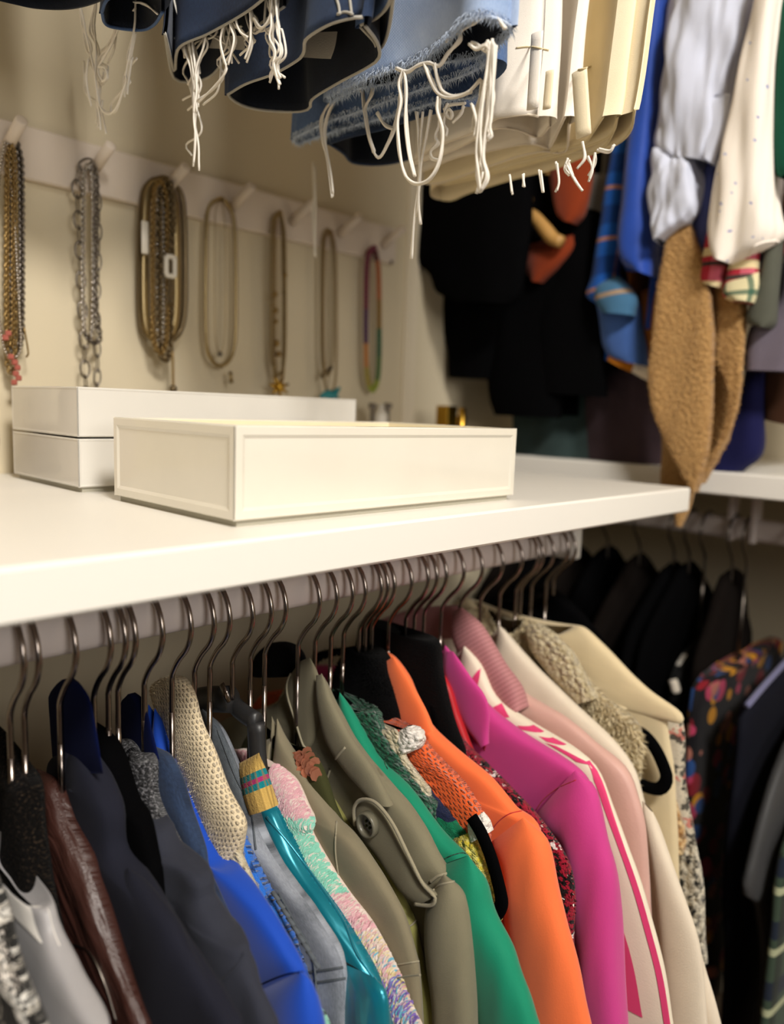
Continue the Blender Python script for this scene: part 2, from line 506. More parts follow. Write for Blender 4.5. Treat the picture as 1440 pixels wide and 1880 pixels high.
def necklace(label, peg, px, kind, mat, L=.07, w=.05, r=.012, dy=0.0, name='necklace'):
    x = PEGS[peg]
    root = thing(name, label, 'necklace', (x, YW - .3, 3.0))
    P = crs(npath(px, peg, dy), 60)
    mb = MB()
    if kind == 'snake': mb.tube(P, r, 6)
    elif kind == 'flat': mb.tube(P, r, 6, 0, (YD, .35))
    elif kind == 'bead':
        n = int(np.sum(np.linalg.norm(np.diff(P, axis=0), axis=1)) / (r * 1.9))
        for q in crs(P, n, False): mb.ball(q, r, 6)
    else: chainmesh(mb, P, L, w, r)
    mb.build('chain' if kind != 'bead' else 'bead_string', mat, root)
    return root
def loop(l, r, top, bot, narrow=1.0):
    """photo points of a loop: left strand x, right strand x, top y, bottom y"""
    c = (l + r) / 2
    return [(c + 3, top), (l + (c - l) * .45, top + 8), (l + (c - l) * .1, top + 40), (l, top + (bot - top) * .5), (l + (c - l) * .05, bot - 50), (l + (c - l) * .35, bot - 14), (c, bot),
            (r - (r - c) * .35, bot - 14), (r - (r - c) * .05, bot - 50), (r, top + (bot - top) * .5 + 5), (r - (r - c) * .1, top + 46), (r - (r - c) * .45, top + 14), (c + 3, top)]
coral = beadmat('coral_bead', '#a85c50'); teal = beadmat('teal_enamel', '#1f7f84')
# first peg
necklace('gunmetal rope chain necklace at the left edge of the picture', 0, loop(16, 40, 262, 650), 'chain', M['gunmetal'], .055, .06, .017)
necklace('gold link chain necklace between the rope chain and the left edge', 0, loop(12, 28, 262, 690), 'chain', M['gold'], .08, .05, .012, .05)
necklace('small silver bead chain hanging low at the left edge', 0, [(8, 262), (-2, 330), (-8, 480), (0, 600), (12, 650), (26, 658), (38, 640), (36, 580), (26, 400), (14, 264)], 'bead', M['silver'], r=.022, dy=.1)
n0 = necklace('fine gold chain with coral beads at the left edge of the picture', 0, loop(14, 24, 264, 640), 'chain', M['gold'], .05, .04, .009, .12)
mb = MB()
for k, (px, py) in enumerate([(20, 655), (27, 665), (32, 675), (29, 686), (34, 694), (15, 612), (10, 620), (26, 702)]):
    MB().box(*[un((px, py), 1, YW - .36)[0] + d for d in (np.array([-.034, -.03, -.034]), np.array([.034, .03, .034]))], bev=.012).build('bead', coral, n0, False)['label'] = 'coral pink square bead'
tube('bar_drop', crs(un([(44, 600), (52, 648), (48, 656)], 1, YW - .3), 8), .012, M['gold'], n0, n=6)
# second peg: paperclip chain, each link a part
root = thing('necklace', 'long gunmetal paperclip chain with big oval links on the second peg', 'necklace', (PEGS[1], YW - .3, 3.0))
def oval_link():
    V = []; F = []; n, k = 14, 6
    for j in range(n):
        t = 2 * math.pi * j / n
        for m in range(k):
            g = 2 * math.pi * m / k
            o = .014 * math.cos(g)
            V.append(((.062 + o) * math.cos(t), .014 * math.sin(g), (.115 + o) * math.sin(t)))
    for j in range(n):
        for m in range(k): F.append((j * k + m, j * k + (m + 1) % k, ((j + 1) % n) * k + (m + 1) % k, ((j + 1) % n) * k + m))
    me = bpy.data.meshes.new('link'); me.from_pydata([tuple(c * S for c in v) for v in V], [], F); me.materials.append(M['gunmetal'])
    me.polygons.foreach_set('use_smooth', np.ones(len(F), bool)); return me
LK = oval_link()
lp = crs(un([(168, 296), (148, 306), (140, 326), (143, 380), (146, 440), (148, 500), (151, 560), (154, 620), (156, 680), (158, 720), (166, 735), (176, 720), (180, 690), (178, 620), (178, 560), (180, 480), (181, 400), (179, 340), (170, 300)], 1, YW - .24), 34, False)
for i in range(len(lp) - 1):
    d = lp[i + 1] - lp[i]; a = math.atan2(d[0], d[2])
    o = bpy.data.objects.new('link', LK); COL.objects.link(o); o.parent = root
    o.location = Vector(Wd((lp[i] + lp[i + 1]) / 2)) - root.location
    o.rotation_euler = (0, a, 0)
    big = 1.0 if i % 2 == 0 else .62
    o.scale = ((1.0, 1, big) if i < 18 else (.75, 1, big)) if i % 2 == 0 else (.3, 1, 1.05)
necklace('thin silver rope chain inside the paperclip chain on the second peg', 1, loop(153, 172, 300, 625), 'chain', M['silver'], .05, .045, .012, .06)
necklace('dark curb chain looped short on the second peg', 1, [(168, 298), (178, 330), (177, 430), (176, 560), (184, 620), (170, 630), (156, 612)], 'chain', M['gunmetal'], .07, .055, .014, .1)
# third peg: a dense bunch
necklace('wide bronze snake chain looped broad on the third peg', 2, loop(258, 340, 326, 630), 'snake', M['bronze'], r=.042)
necklace('flat gold herringbone chain in the bunch on the third peg', 2, loop(266, 326, 334, 628), 'flat', M['palegold'], r=.06, dy=.06)
necklace('silver beaded chain in the bunch on the third peg', 2, loop(288, 300, 336, 640), 'bead', M['silver'], r=.034, dy=.12)
necklace('brown gold curb chain hanging lowest in the third peg bunch', 2, loop(292, 314, 330, 664), 'chain', M['bronze'], .1, .075, .02, .16)
necklace('fine gold rope chain in the middle of the third peg bunch', 2, loop(280, 308, 332, 650), 'chain', M['gold'], .06, .05, .014, .2)
nk = necklace('gold chain with pale rectangular link pendant on the third peg', 2, [(312, 334), (316, 380), (314, 470), (313, 520), (310, 560), (316, 470), (320, 380), (314, 334)], 'chain', M['bronze'], .07, .055, .014, .24)
c = un((313, 489), 1, YW - .52)[0]; mb = MB()
q = [(-.065, .13), (.065, .13), (.065, -.13), (-.065, -.13), (-.065, .13)]
mb.tube(crs([c + (a, 0, b) for a, b in q], 24, False), .035, 8); mb.build('pendant', M['clear'], nk)['label'] = 'pale open rectangular pendant'
fb = MB(); c = un((266, 436), 1, YW - .4)[0]; fb.box(c + (-.05, -.02, -.22), c + (.05, .02, .22), bev=.015); fb.build('highlight_bar', M['clear'], nk)  # white bar models the highlight on the herringbone chain, not a pendant
nk = necklace('thin gold lariat with a long tail on the third peg', 2, [(306, 334), (302, 420), (308, 560), (316, 640), (318, 700), (318, 712)], 'snake', M['gold'], r=.02, dy=.1)
mb = MB(); c = un((318, 714), 1, YW - .32)[0]; mb.ball(c, .06, 8); mb.build('end_bead', M['bronze'], nk)
# fourth peg
necklace('plain pale gold snake chain hanging alone on the fourth peg', 3, loop(377, 433, 364, 672), 'snake', M['palegold'], r=.032)
nk = necklace('hair thin gold chain with a dark stone on the fourth peg', 3, loop(394, 414, 368, 648), 'snake', M['palegold'], r=.008, dy=.05)
mb = MB(); mb.ball(un((404, 650), 1, YW - .3)[0], .042, 8); mb.build('stone', M['gunmetal'], nk)
tube('bar_drop', un([(423, 682), (425, 704)], 1, YW - .25), .03, M['palegold'], nk, n=6)
# fifth peg
necklace('gold link chain hanging on the fifth peg', 4, loop(503, 521, 388, 710), 'chain', M['gold'], .08, .06, .016)
nk = necklace('gold bead chain with a starry gold pendant on the fifth peg', 4, loop(498, 524, 390, 690), 'chain', M['palegold'], .06, .05, .012, .06)
mb = MB()
for (px, py, rr) in [(505, 540, .05), (506, 570, .05), (508, 630, .06), (512, 650, .05), (524, 505, .04), (507, 590, .04)]: MB().ball(un((px, py), 1, YW - .3)[0], rr, 8).build('bead', M['gold'], nk)
mb = MB(); c = un((512, 710), 1, YW - .32)[0]
for k in range(7):
    a = k * .9 + .3; mb.tube([c, c + (math.cos(a) * .2, -.02, math.sin(a) * .17)], [.05, .015], 6)
mb.ball(c, .09, 8); mb.build('star_pendant', M['brightgold'], nk)
# sixth peg
nk = necklace('fine gold chain with a slanted bar on the sixth peg', 5, loop(590, 612, 420, 690), 'chain', M['palegold'], .06, .045, .011)
tube('bar', un([(591, 692), (609, 674)], 1, YW - .3), .035, M['bronze'], nk, n=8)
nk = necklace('fine gold chain with a teal bird pendant on the sixth peg', 5, loop(594, 618, 424, 724), 'chain', M['gold'], .055, .04, .010, .06)
mb = MB(); a = un([(588, 728), (600, 724), (612, 726), (620, 716), (625, 712)], 1, YW - .36)
mb.tube(crs(a, 12), list(np.interp(np.linspace(0, 1, 12), [0, .4, .7, 1], [.03, .09, .07, .02])), 8, 0, (YD, .5))
mb.tube(un([(606, 726), (622, 730)], 1, YW - .36), [.07, .02], 6); mb.build('bird_pendant', teal, nk)['label'] = 'teal blue bird pendant'
# seventh peg
nk = thing('necklace', 'rainbow bead necklace on the last peg by the corner', 'necklace', (PEGS[6], YW - .3, 3.0))
P = crs(un(loop(672, 696, 456, 716), 1, YW - .25), 62)
cols = ['#6d1f38'] * 14 + ['#4f2a50'] * 7 + ['#b87a3e'] * 5 + ['#9a8a3a'] * 4 + ['#8e9a2e'] * 4 + ['#4a6a32'] * 5 + ['#2f5a3a'] * 6 + ['#8a6a30'] * 6 + ['#a8643a'] * 8 + ['#5a2a28'] * 20
bm = {c: beadmat('bead_' + ['wine', 'plum', 'amber', 'olive', 'lime', 'moss', 'green', 'brown', 'orange', 'maroon'][i], c) for i, c in enumerate(dict.fromkeys(cols))}
uq = list(bm); mb = MB()
for i, p in enumerate(P[:-1]): mb.ball(p, .062, 6, uq.index(cols[i]))
mb.build('bead_string', [bm[c] for c in uq], nk)

# ---------------------------------------------------------------- boxes and small things on the shelf
def tray(label, x0, x1, y0, y1, z0, z1, mat, base=True, bevel=True):
    root = thing('lacquer_box', label, 'box', ((x0 + x1) / 2, (y0 + y1) / 2, z0))
    zb = z0 + (.055 if base else 0.008)
    w = .11
    def panel(a, b, nrm):
        """a bevelled glass panel between the bottom corners a and b, facing nrm"""
        a = np.array(a, float); b = np.array(b, float); nrm = np.array(nrm, float); up = np.array([0, 0, 1.])
        d = (b - a); ln = np.linalg.norm(d); d /= ln; h = z1 - zb
        def P(s, t, o): return a + d * s + up * t + nrm * o
        r1_, r2_ = (.075, .105) if bevel else (.018, .03)
        dep = .014 if bevel else .004
        V = []; F = []
        for (i, o) in ((0.0, -.012), (.012, 0), (r1_, 0), (r2_, -dep)):
            V += [P(i, i, o), P(ln - i, i, o), P(ln - i, h - i, o), P(i, h - i, o)]
        for k in range(3):
            for j in range(4):
                q = (j + 1) % 4
                F.append((k * 4 + j, k * 4 + q, (k + 1) * 4 + q, (k + 1) * 4 + j))
        F.append((12, 13, 14, 15))
        b0 = len(V); V += [P(w, 0, -w), P(ln - w, 0, -w), P(ln - w, h, -w), P(w, h, -w)]
        F += [(b0 + 1, b0, b0 + 3, b0 + 2), (3, 2, b0 + 2, b0 + 3), (0, b0, b0 + 1, 1), (0, 3, b0 + 3, b0), (1, b0 + 1, b0 + 2, 2)]
        mb = MB(); mb.add(V, F); return mb.build('side_panel', mat, root, False)
    panel((x0, y0, zb), (x1, y0, zb), (0, -1, 0)); panel((x1, y0, zb), (x1, y1, zb), (1, 0, 0))
    panel((x1, y1, zb), (x0, y1, zb), (0, 1, 0)); panel((x0, y1, zb), (x0, y0, zb), (-1, 0, 0))
    MB().box((x0 + w, y0 + w, zb + .02), (x1 - w, y1 - w, zb + .06)).build('inner_floor', M['liner'], root, False)
    lm = MB()
    e = .02
    lm.box((x0 + w, y0 + w, zb + .06), (x1 - w, y0 + w + e, z1 - .015)); lm.box((x0 + w, y1 - w - e, zb + .06), (x1 - w, y1 - w, z1 - .015))
    lm.box((x0 + w, y0 + w + e, zb + .06), (x0 + w + e, y1 - w - e, z1 - .015)); lm.box((x1 - w - e, y0 + w + e, zb + .06), (x1 - w, y1 - w - e, z1 - .015))
    lm.build('lining', M['liner'], root, False)['label'] = 'cream lining'
    if base: MB().box((x0 + .05, y0 + .04, z0), (x1 - .08, y1 - .04, zb + .004)).build('felt_base', M['felt'], root, False)['label'] = 'grey felt base'
    return root
tray('deep white glass box with faceted edges at the front of the shelf', 3.49, 7.37, 5.14, 7.24, -1.0, -.17, M['lacquer'])
tray('plain white box at the bottom of the stack of two against the wall', 3.46, 7.46, 7.98, 9.84, -1.0, -.425, M['lacquer_grey'], True, False)
tray('plain white box on top of the stack of two against the wall', 3.46, 7.46, 7.98, 9.84, -.415, .12, M['lacquer_grey'], False, False)
vs = thing('vase', 'off white vase cut off by the left edge beside the stacked boxes', 'vase', (2.72, 9.3, -1.0))
MB().lathe((2.68, 9.3, -1.0), [(.36, 0), (.40, .05), (.43, .5), (.42, 1.0), (.36, 1.2), (.30, 1.26), (.27, 1.2), (.3, .9)], 24).build('vessel', M['peg'], vs)
gb = thing('ornament', 'small gold box with a gold tube behind the front white box', 'ornament', (11.2, 9.4, -1.0))
g1 = un((826, 745), 1, 9.4)[0]; g2 = un((849, 749), 1, 9.35)[0]
MB().box((g1[0] - .17, 9.3, -1.0), (g1[0] + .13, 9.6, g1[2]), bev=.02).build('gold_block', M['brightgold'], gb, False)
MB().lathe((g2[0], 9.35, -1.0), [(.09, 0), (.1, .03), (.1, 1.0 + g2[2] - .16), (.075, 1.0 + g2[2] - .14), (.075, 1.0 + g2[2])], 14).build('gold_tube', M['brightgold'], gb)
g3 = un((700, 738), 1, 9.9)[0]
for (px, lab, rr) in [(684, 'thin silver post standing left behind the boxes near the corner', .04), (712, 'thin dark post standing right behind the boxes near the corner', .045)]:
    p = un((px, 742), 1, 9.9)[0]
    o = thing('ring_holder', lab, 'ring holder', (p[0], 9.9, -1.0))
    MB().lathe((p[0], 9.9, -1.0), [(.16, 0), (.16, .04), (rr, .08), (rr, 1.0 + p[2] - .1), (rr * 2, 1.0 + p[2] - .05), (rr * 1.6, 1.0 + p[2] + .02)], 12).build('post', M['gunmetal'], o)
p = un((700, 742), 1, 9.75)[0]
o = thing('bottle', 'small clear white bottle between the two thin posts', 'bottle', (p[0], 9.75, -1.0))
MB().lathe((p[0], 9.75, -1.0), [(.11, 0), (.12, .03), (.12, 1.0 + p[2] - .2), (.09, 1.0 + p[2] - .12), (.06, 1.0 + p[2] - .1), (.06, 1.0 + p[2])], 14).build('glass', M['clear'], o)
# ---------------------------------------------------------------- hangers and clothes on the lower rail
HG = 'steel hook hangers on the long lower rail'
_hook = None
def hook_pts():
    p = [(0, 0), (0, .30), (.01, .42), (.12, .58), (.26, .72), (.33, .86), (.33, 1.0), (.26, 1.15), (.12, 1.26), (-.04, 1.28), (-.18, 1.18), (-.27, 1.0), (-.29, .86)]
    return crs(p, 40)
def hanger(x, carries, zn=-2.95, arms=True, R=None, yaw=0.0):
    """hook over the rail, slim flocked bar under it"""
    global _hook
    root = thing('clothes_hanger', 'slim black hanger with steel hook carrying the ' + carries, 'hanger', (x, YR, zn), HG)
    if _hook is None:
        h = hook_pts()
        P = np.stack([np.zeros(len(h)), -h[:, 0], h[:, 1]], 1)
        P[:, 2] *= (-1.66 - (-2.95)) / 1.28
        V, F = tube('', P, .026, None, None, n=8, build=False)
        mh = bpy.data.meshes.new('hook'); mh.from_pydata((V * S).tolist(), [], F); mh.materials.append(M['steel'])
        mh.polygons.foreach_set('use_smooth', np.ones(len(F), bool))
        _hook = mh
    o = bpy.data.objects.new('hook', _hook); COL.objects.link(o); o.parent = root
    o['label'] = 'bent steel wire hook'
    if arms:
        if R is None: prof = [(.35, -3.5), (.8, -4.0), (1.3, -4.6)]
        else:
            a = YR - R[:, 1]; prof = []
            for q in (.3, .6, .9, 1.2, 1.5):
                k = np.where(a >= q)[0]
                if len(k) and R[k[0], 2] > -5.2: prof.append((q, R[k[0], 2] - .5))
            if len(prof) < 2: prof = [(.3, R[0, 2] - .6), (.6, R[0, 2] - 1.1)]
        top = min(zn - .05, prof[0][1] + .1)
        pts = [(x + .06, YR + q, z) for q, z in prof[::-1]] + [(x, YR, top)] + [(x + .06, YR - q, z - .12) for q, z in prof]
        tube('shoulder_bar', crs(pts, 24), .06, M['velvet'], root, n=8, flat=((1, 0, 0), .5))
        if top < zn - .08: tube('neck', [(x, YR, zn + .05), (x, YR, top)], .027, M['steel'], root, n=8)
    return root

def rows_from(edge, x, zb, m, k=.6, T=.12):
    R = crs(un(edge, 0, x + k * T), m - 8)
    last = R[-1].copy(); d = R[-1] - R[-5]; sl = np.clip(d[1] / (abs(d[2]) + 1e-6), -.25, .1)
    ext = []
    for i, z in enumerate(np.linspace(last[2], zb, 9)[1:]):
        ext.append([last[0], max(2.6, last[1] + sl * (last[2] - z) * .6), z])
    R = np.vstack([R, ext]) if zb < last[2] - .3 else R
    return R

def coat(label, cat, name, x, edge, mat, T=.12, dip=.7, zb=-11.0, wr=.03, seed=0, e=3.4, m=56, disp=None, n=40, dr=.3, carries=None, hx=None, zn=-2.95, ymin=None, back=.25, yl=9.7):
    root = thing(name, label, cat, (x, YR, -3.0))
    R = rows_from(edge, x, zb, m, T=T)
    Lr = R.copy(); Lr[:, 1] = np.clip(2 * YR - R[:, 1], R[:, 1] + .12, yl)
    o, P, N = loft('body', Lr, R, T, mat, root, XD, n=n, e=e, dip=dip, diprow=dr, wr=wr, seed=seed, disp=disp, back=back)
    if carries: hanger(x if hx is None else hx, carries, zn, R=R)
    return root, P, N, R

def part_px(name, root, Lp, Rp, x, T, mat, m=30, e=2.4, wr=.02, seed=0, ax=0, tdir=None, captop=False, capbot=False, n=28, disp=None, label=None, lin_=False, top='round', wf=(1.6, .5)):
    L = crs(un(Lp, ax, x), m, not lin_); R = crs(un(Rp, ax, x), m, not lin_)
    o, P, N = loft(name, L, R, T, mat, root, XD if tdir is None else tdir, n=n, e=e, wr=wr, seed=seed, captop=captop, capbot=capbot, disp=disp, top=top, wf=wf)
    if label: o['label'] = label
    return o, P, N

from mathutils.bvhtree import BVHTree
def snap(root, q, fallback, lift=.004):
    """lay points on the meshes of a thing, along the line of sight they were measured on"""
    V = []; F = []
    for o in root.children:
        if o.type != 'MESH' or len(o.data.polygons) < 60: continue
        k = len(V); V += [o.matrix_local @ v.co + root.location for v in o.data.vertices]
        F += [tuple(i + k for i in p.vertices) for p in o.data.polygons]
    t = BVHTree.FromPolygons(V, F); org = Vector((0, 0, CZ)); out = []
    for f in fallback:
        d = (Vector(Wd(f)) - org).normalized(); h = t.ray_cast(org, d)
        if h[0] is None: out.append(None)
        else:
            w = h[0] - d * lift * S; out.append(np.array([w.x / S, w.y / S, (w.z - CZ) / S]))
    ok = [i for i, v in enumerate(out) if v is not None]
    if len(ok) < 2: return np.array(fallback)
    return np.array([out[i] if out[i] is not None else out[min(ok, key=lambda k: abs(k - i))] for i in range(len(out))])
def line_px(name, root, px, x, r, mat, ax=0, n=6, label=None, m=None, lay=True):
    p = crs(un(px, ax, x), m or max(10, len(px) * 6))
    if lay and root.get('category') not in ('necklace', 'hanger'): p = snap(root, None, p); r = r * .62 if r < .05 else r
    o = tube(name, p, r, mat, root, n=n)
    if label: o['label'] = label
    return o

def prj(p):
    q = np.asarray(p) @ RC; return np.stack([720 + FPX * q[..., 0] / q[..., 2], 940 + FPX * q[..., 1] / q[..., 2]], -1)
def sband(name, root, P, N, R, spec, mat, off=.012, n=28, label=None):
    """tape lying on a loft: spec rows (photo y of the ridge, u0, u1) with u measured along the ring from the ridge"""
    py = prj(R)[:, 1]; s = np.array(spec, float); t = np.linspace(s[0, 0], s[-1, 0], n); V = []; F = []
    u0 = np.interp(t, s[:, 0], s[:, 1]); u1 = np.interp(t, s[:, 0], s[:, 2])
    for k in range(n):
        f = np.interp(t[k], py[:48], np.arange(48)); i = int(min(f, len(P) - 2)); a = f - i
        ring = P[i] * (1 - a) + P[i + 1] * a + N[i] * off
        d = np.r_[0, np.cumsum(np.linalg.norm(np.diff(ring, axis=0), axis=1))]
        for u in np.linspace(u0[k], u1[k], 6): V.append([np.interp(u, d, ring[:, c]) for c in range(3)])
    for k in range(n - 1):
        for j in range(5): F.append((k * 6 + j, (k + 1) * 6 + j, (k + 1) * 6 + j + 1, k * 6 + j + 1))
    o = meshobj(name, np.array(V), F, mat, root, [(0, 0)] * (len(F) * 4))
    if label: o['label'] = label
    return o
def tufts(name, root, P, N, count, ln, wd, mat, rows=(0, 1), cols=(0, .5), droop=.4, seed=1, label=None):
    """countless fibres standing on a loft"""
    rng = np.random.default_rng(seed); m, n = P.shape[:2]
    i = (rng.uniform(*rows, count) * (m - 2)).astype(int); j = (rng.uniform(*cols, count) * n).astype(int) % n
    fi = rng.random(count)[:, None]; fj = rng.random(count)[:, None]
    j2 = (j + 1) % n
    B = (P[i, j] * (1 - fi) + P[i + 1, j] * fi) * (1 - fj) + (P[i, j2] * (1 - fi) + P[i + 1, j2] * fi) * fj
    nn = N[i, j]; d = nn + rng.normal(0, .5, (count, 3)); d[:, 2] -= droop
    d /= np.linalg.norm(d, axis=1)[:, None]
    sd = np.cross(d, rng.normal(0, 1, (count, 3))); sd /= np.linalg.norm(sd, axis=1)[:, None]
    B = B - nn * .01
    V = np.stack([B - sd * wd, B + sd * wd, B + d * ln * rng.uniform(.6, 1.2, (count, 1))], 1).reshape(-1, 3)
    F = np.arange(count * 3).reshape(-1, 3)
    o = meshobj(name, V, F, mat, root, np.repeat(rng.random((count, 1)), 6, 1).reshape(-1, 2)); o['kind'] = 'stuff'
    if label: o['label'] = label
    return o

def sequins(name, root, P, N, count, r, mats, pick, rows, cols=(0, .5), seed=1, ring=False, label=None):
    rng = np.random.default_rng(seed); m, n = P.shape[:2]; V = []; F = []; MI = []
    for q in range(count):
        fi = rng.uniform(*rows) * (m - 2); i = int(fi); a = fi - i
        fj = rng.uniform(*cols) * n; j = int(fj) % n; b = fj - int(fj); j2 = (j + 1) % n
        B = (P[i, j] * (1 - a) + P[i + 1, j] * a) * (1 - b) + (P[i, j2] * (1 - a) + P[i + 1, j2] * a) * b
        nn = N[i, j] + rng.normal(0, .10, 3); nn /= np.linalg.norm(nn)
        u = np.cross(nn, [.1, .2, 1.]); u /= np.linalg.norm(u); v = np.cross(nn, u)
        B = B + nn * .014; k = len(V); g = 8
        if not ring:
            V += [B + r * (u * math.cos(t) + v * math.sin(t)) for t in np.arange(g) * 2 * math.pi / g]
            F.append(tuple(range(k, k + g))); MI.append(pick(fi / (m - 2), rng))
        else:
            for rr in (r, r * .6): V += [B + rr * (u * math.cos(t) + v * math.sin(t)) for t in np.arange(g) * 2 * math.pi / g]
            for t in range(g):
                F.append((k + t, k + (t + 1) % g, k + g + (t + 1) % g, k + g + t)); MI.append(pick(fi / (m - 2), rng) if t == 0 else MI[-1])
    o = meshobj(name, np.array(V), F, mats, root, None, False, MI); o['kind'] = 'stuff'
    if label: o['label'] = label
    return o

# ---- cloth materials
C = {}
C['tweed_bw'] = striped('tweed_black_white', '#1b1a19', [(0, .62, .1, .13, '#f0ece4', 1, 26), (1, .62, .1, .13, '#f0ece4', 1, 26), (0, .31, .2, .04, '#bdb6aa', .8, 30), (1, .31, .2, .04, '#bdb6aa', .8, 30)], .95, .8, '#3a3733', 20, .55, .08)
C['grey_satin'] = plain('pale_grey_satin', '#a5a2a3', .45, .06, .08, 30, .2, .4)
C['white_cotton'] = plain('white_cotton', '#e9e4dc', .85)
C['glitter'] = boucle('black_gold_glitter', '#0a0807', '#4c3e30', 40, .6, .62, .02)
C['black_knit'] = plain('black_knit', '#050506', .95, .15, .5, 50, .25, .1)
C['leather'] = leather('brown_leather', '#3f241e')
C['navy'] = plain('dark_navy_wool', '#22232d', .9, .12, .25, 80, .25, .1)
C['navy_velvet'] = plain('navy_velvet', '#0a1238', .9, .1, .2, 80, .1, .1)
C['tweed_grey'] = boucle('salt_pepper_tweed', '#16161a', '#8d8c90', 34, .8, .55)
C['charcoal'] = plain('charcoal_fleece', '#33353f', .95, .14, .3, 70, .3, .1)
C['denim_dark'] = denim('denim_dark', '#161c2b', '#46608a', .35)
C['royal'] = plain('royal_blue_scuba', '#0f46b4', .75, .04, .10, 60, .25, .25)
C['cream_knit'] = knit('cream_chunky_knit', '#e6d0a8', '#f0dfbf', 22, 19, .8, .45, .1)
C['crochet'] = knit('blue_crochet', '#1c63c8', '#2f7ae0', 7, 6.5, 1.0, .9, .9)
C['mint_knit'] = knit('mint_crochet', '#8fd0b8', None, 7, 6.5, 1.0, .9, .8)
C['acid'] = denim('acid_wash_denim', '#3a4048', '#b6bcc8', .75)
C['acid_dark'] = denim('acid_wash_denim_dark', '#2c3238', '#8f979f', .45)
C['teal'] = satin('teal_satin', '#077f93')
C['rib'] = striped('striped_rib_knit', '#c9a65c', [(1, 0, .15, .06, '#117e86', 1, 0), (1, 0, .21, .045, '#a8326a', 1, 0), (1, 0, .255, .06, '#117e86', 1, 0), (0, .07, 0, .02, '#8a6f3a', .6, 0)], .9, .4)
C['pearl'] = solid('seq_pearl', '#f4e6dc', .3); C['sq_pink'] = solid('seq_pink', '#efbfc6', .3)
C['sq_mint'] = solid('seq_mint', '#9fe3cd', .3); C['sq_yellow'] = solid('seq_yellow', '#f1e2ac', .3)
C['sq_violet'] = solid('seq_violet', '#8f76c8', .3); C['sq_blue'] = solid('seq_blue', '#7cc4de', .3)
C['copper'] = solid('seq_copper', '#d08a6c', .25, .6)
C['seq_base'] = plain('sequin_backing', '#e3cfc2', .8)
C['olive_thin'] = plain('olive_twill', '#827962', .85, .12, .2, 110, .15)
C['olive'] = plain('field_olive_twill', '#7c7660', .85, .14, .25, 110, .15)
C['olive_seam'] = plain('olive_seam', '#989079', .9)
C['lime'] = plain('lime_silk', '#8d8a4a', .6, .10, .15, 40, .2, .4)
C['army'] = plain('dark_olive', '#3c3d22', .85)
C['green'] = plain('green_scuba', '#0a8262', .75, .04, .10, 60, .25, .25)
C['fleece'] = boucle('black_fleece', '#040405', '#0a0a0b', 60, .5, .6, .02)
C['green_boucle'] = boucle('green_boucle', '#0b3d2b', '#1d6b4b', 22, 1.0, .5)
C['check'] = striped('green_navy_check_knit', '#12825a', [(1, .95, .45, .42, '#1b2342', 1, 0)], .95, .9, '#0d6a49', 16, .5, .12)
C['yellow'] = boucle('yellow_boucle', '#d8c43c', '#efe27a', 16, 1.0)
C['cream_wool'] = boucle('cream_wool', '#d8c8a4', '#e8dcc0', 18, .9)
C['orange_knit'] = knit('orange_crochet', '#f45a22', '#f87236', 17, 15, 1.0, .4, .5)
C['white_wool'] = boucle('white_wool_trim', '#efe6dc', '#fbf4ec', 20, .6)
C['orange'] = plain('orange_scuba', '#f5743e', .75, .04, .10, 60, .25, .25)
C['red_tweed'] = striped('red_tweed', '#a3122f', [(1, .5, .0, .17, '#16090c', 1, 18), (0, .42, .16, .12, '#16090c', 1, 18), (1, .98, .22, .06, '#eee0dc', 1, 12)], .95, 1.0, '#5a0a1a', 18, .56, .14)
C['red'] = plain('red_satin', '#b3101c', .5, .06, .1, 40, .2, .4)
C['magenta'] = plain('magenta_scuba', '#c83c88', .75, .04, .10, 60, .25, .25)
C['track'] = plain('ivory_nylon', '#e8dcc6', .7, .05, .10, 40, .2, .3)
C['hotpink'] = plain('hot_pink_tape', '#da3f74', .75, .04, .1)
C['dusty'] = striped('dusty_pink_quilt', '#b57c7e', [(1, .055, 0, .014, '#94605f', .7, 0)], .6, .3, None, 14, .5, 0, .2)
C['blush'] = plain('blush_satin', '#d2a69a', .5, .06, .12, 30, .2, .4)
C['ivory'] = plain('ivory_wool', '#e2d4bf', .9, .08, .25, 70, .25, .1)
C['fur'] = boucle('cream_fur', '#c9b68c', '#e2d3b0', 14, 1.0)
C['suede'] = plain('cream_suede', '#dcc9a2', .9, .08, .2, 50, .3, .1)
C['leopard'] = striped('multi_tweed', '#d9cdb6', [(0, .5, .1, .09, '#35322e', 1, 10), (1, .6, .1, .12, '#cf6a5e', .8, 9), (1, .45, .3, .12, '#35322e', .9, 8)], .95, .8, '#a99f8c', 9, .6, .3)
C['leo_fur'] = boucle('leopard_fur', '#a87a48', '#dcc090', 9, .9)
C['mixed'] = boucle('white_black_fur', '#1a1917', '#cfc6b2', 8, .9, .46)

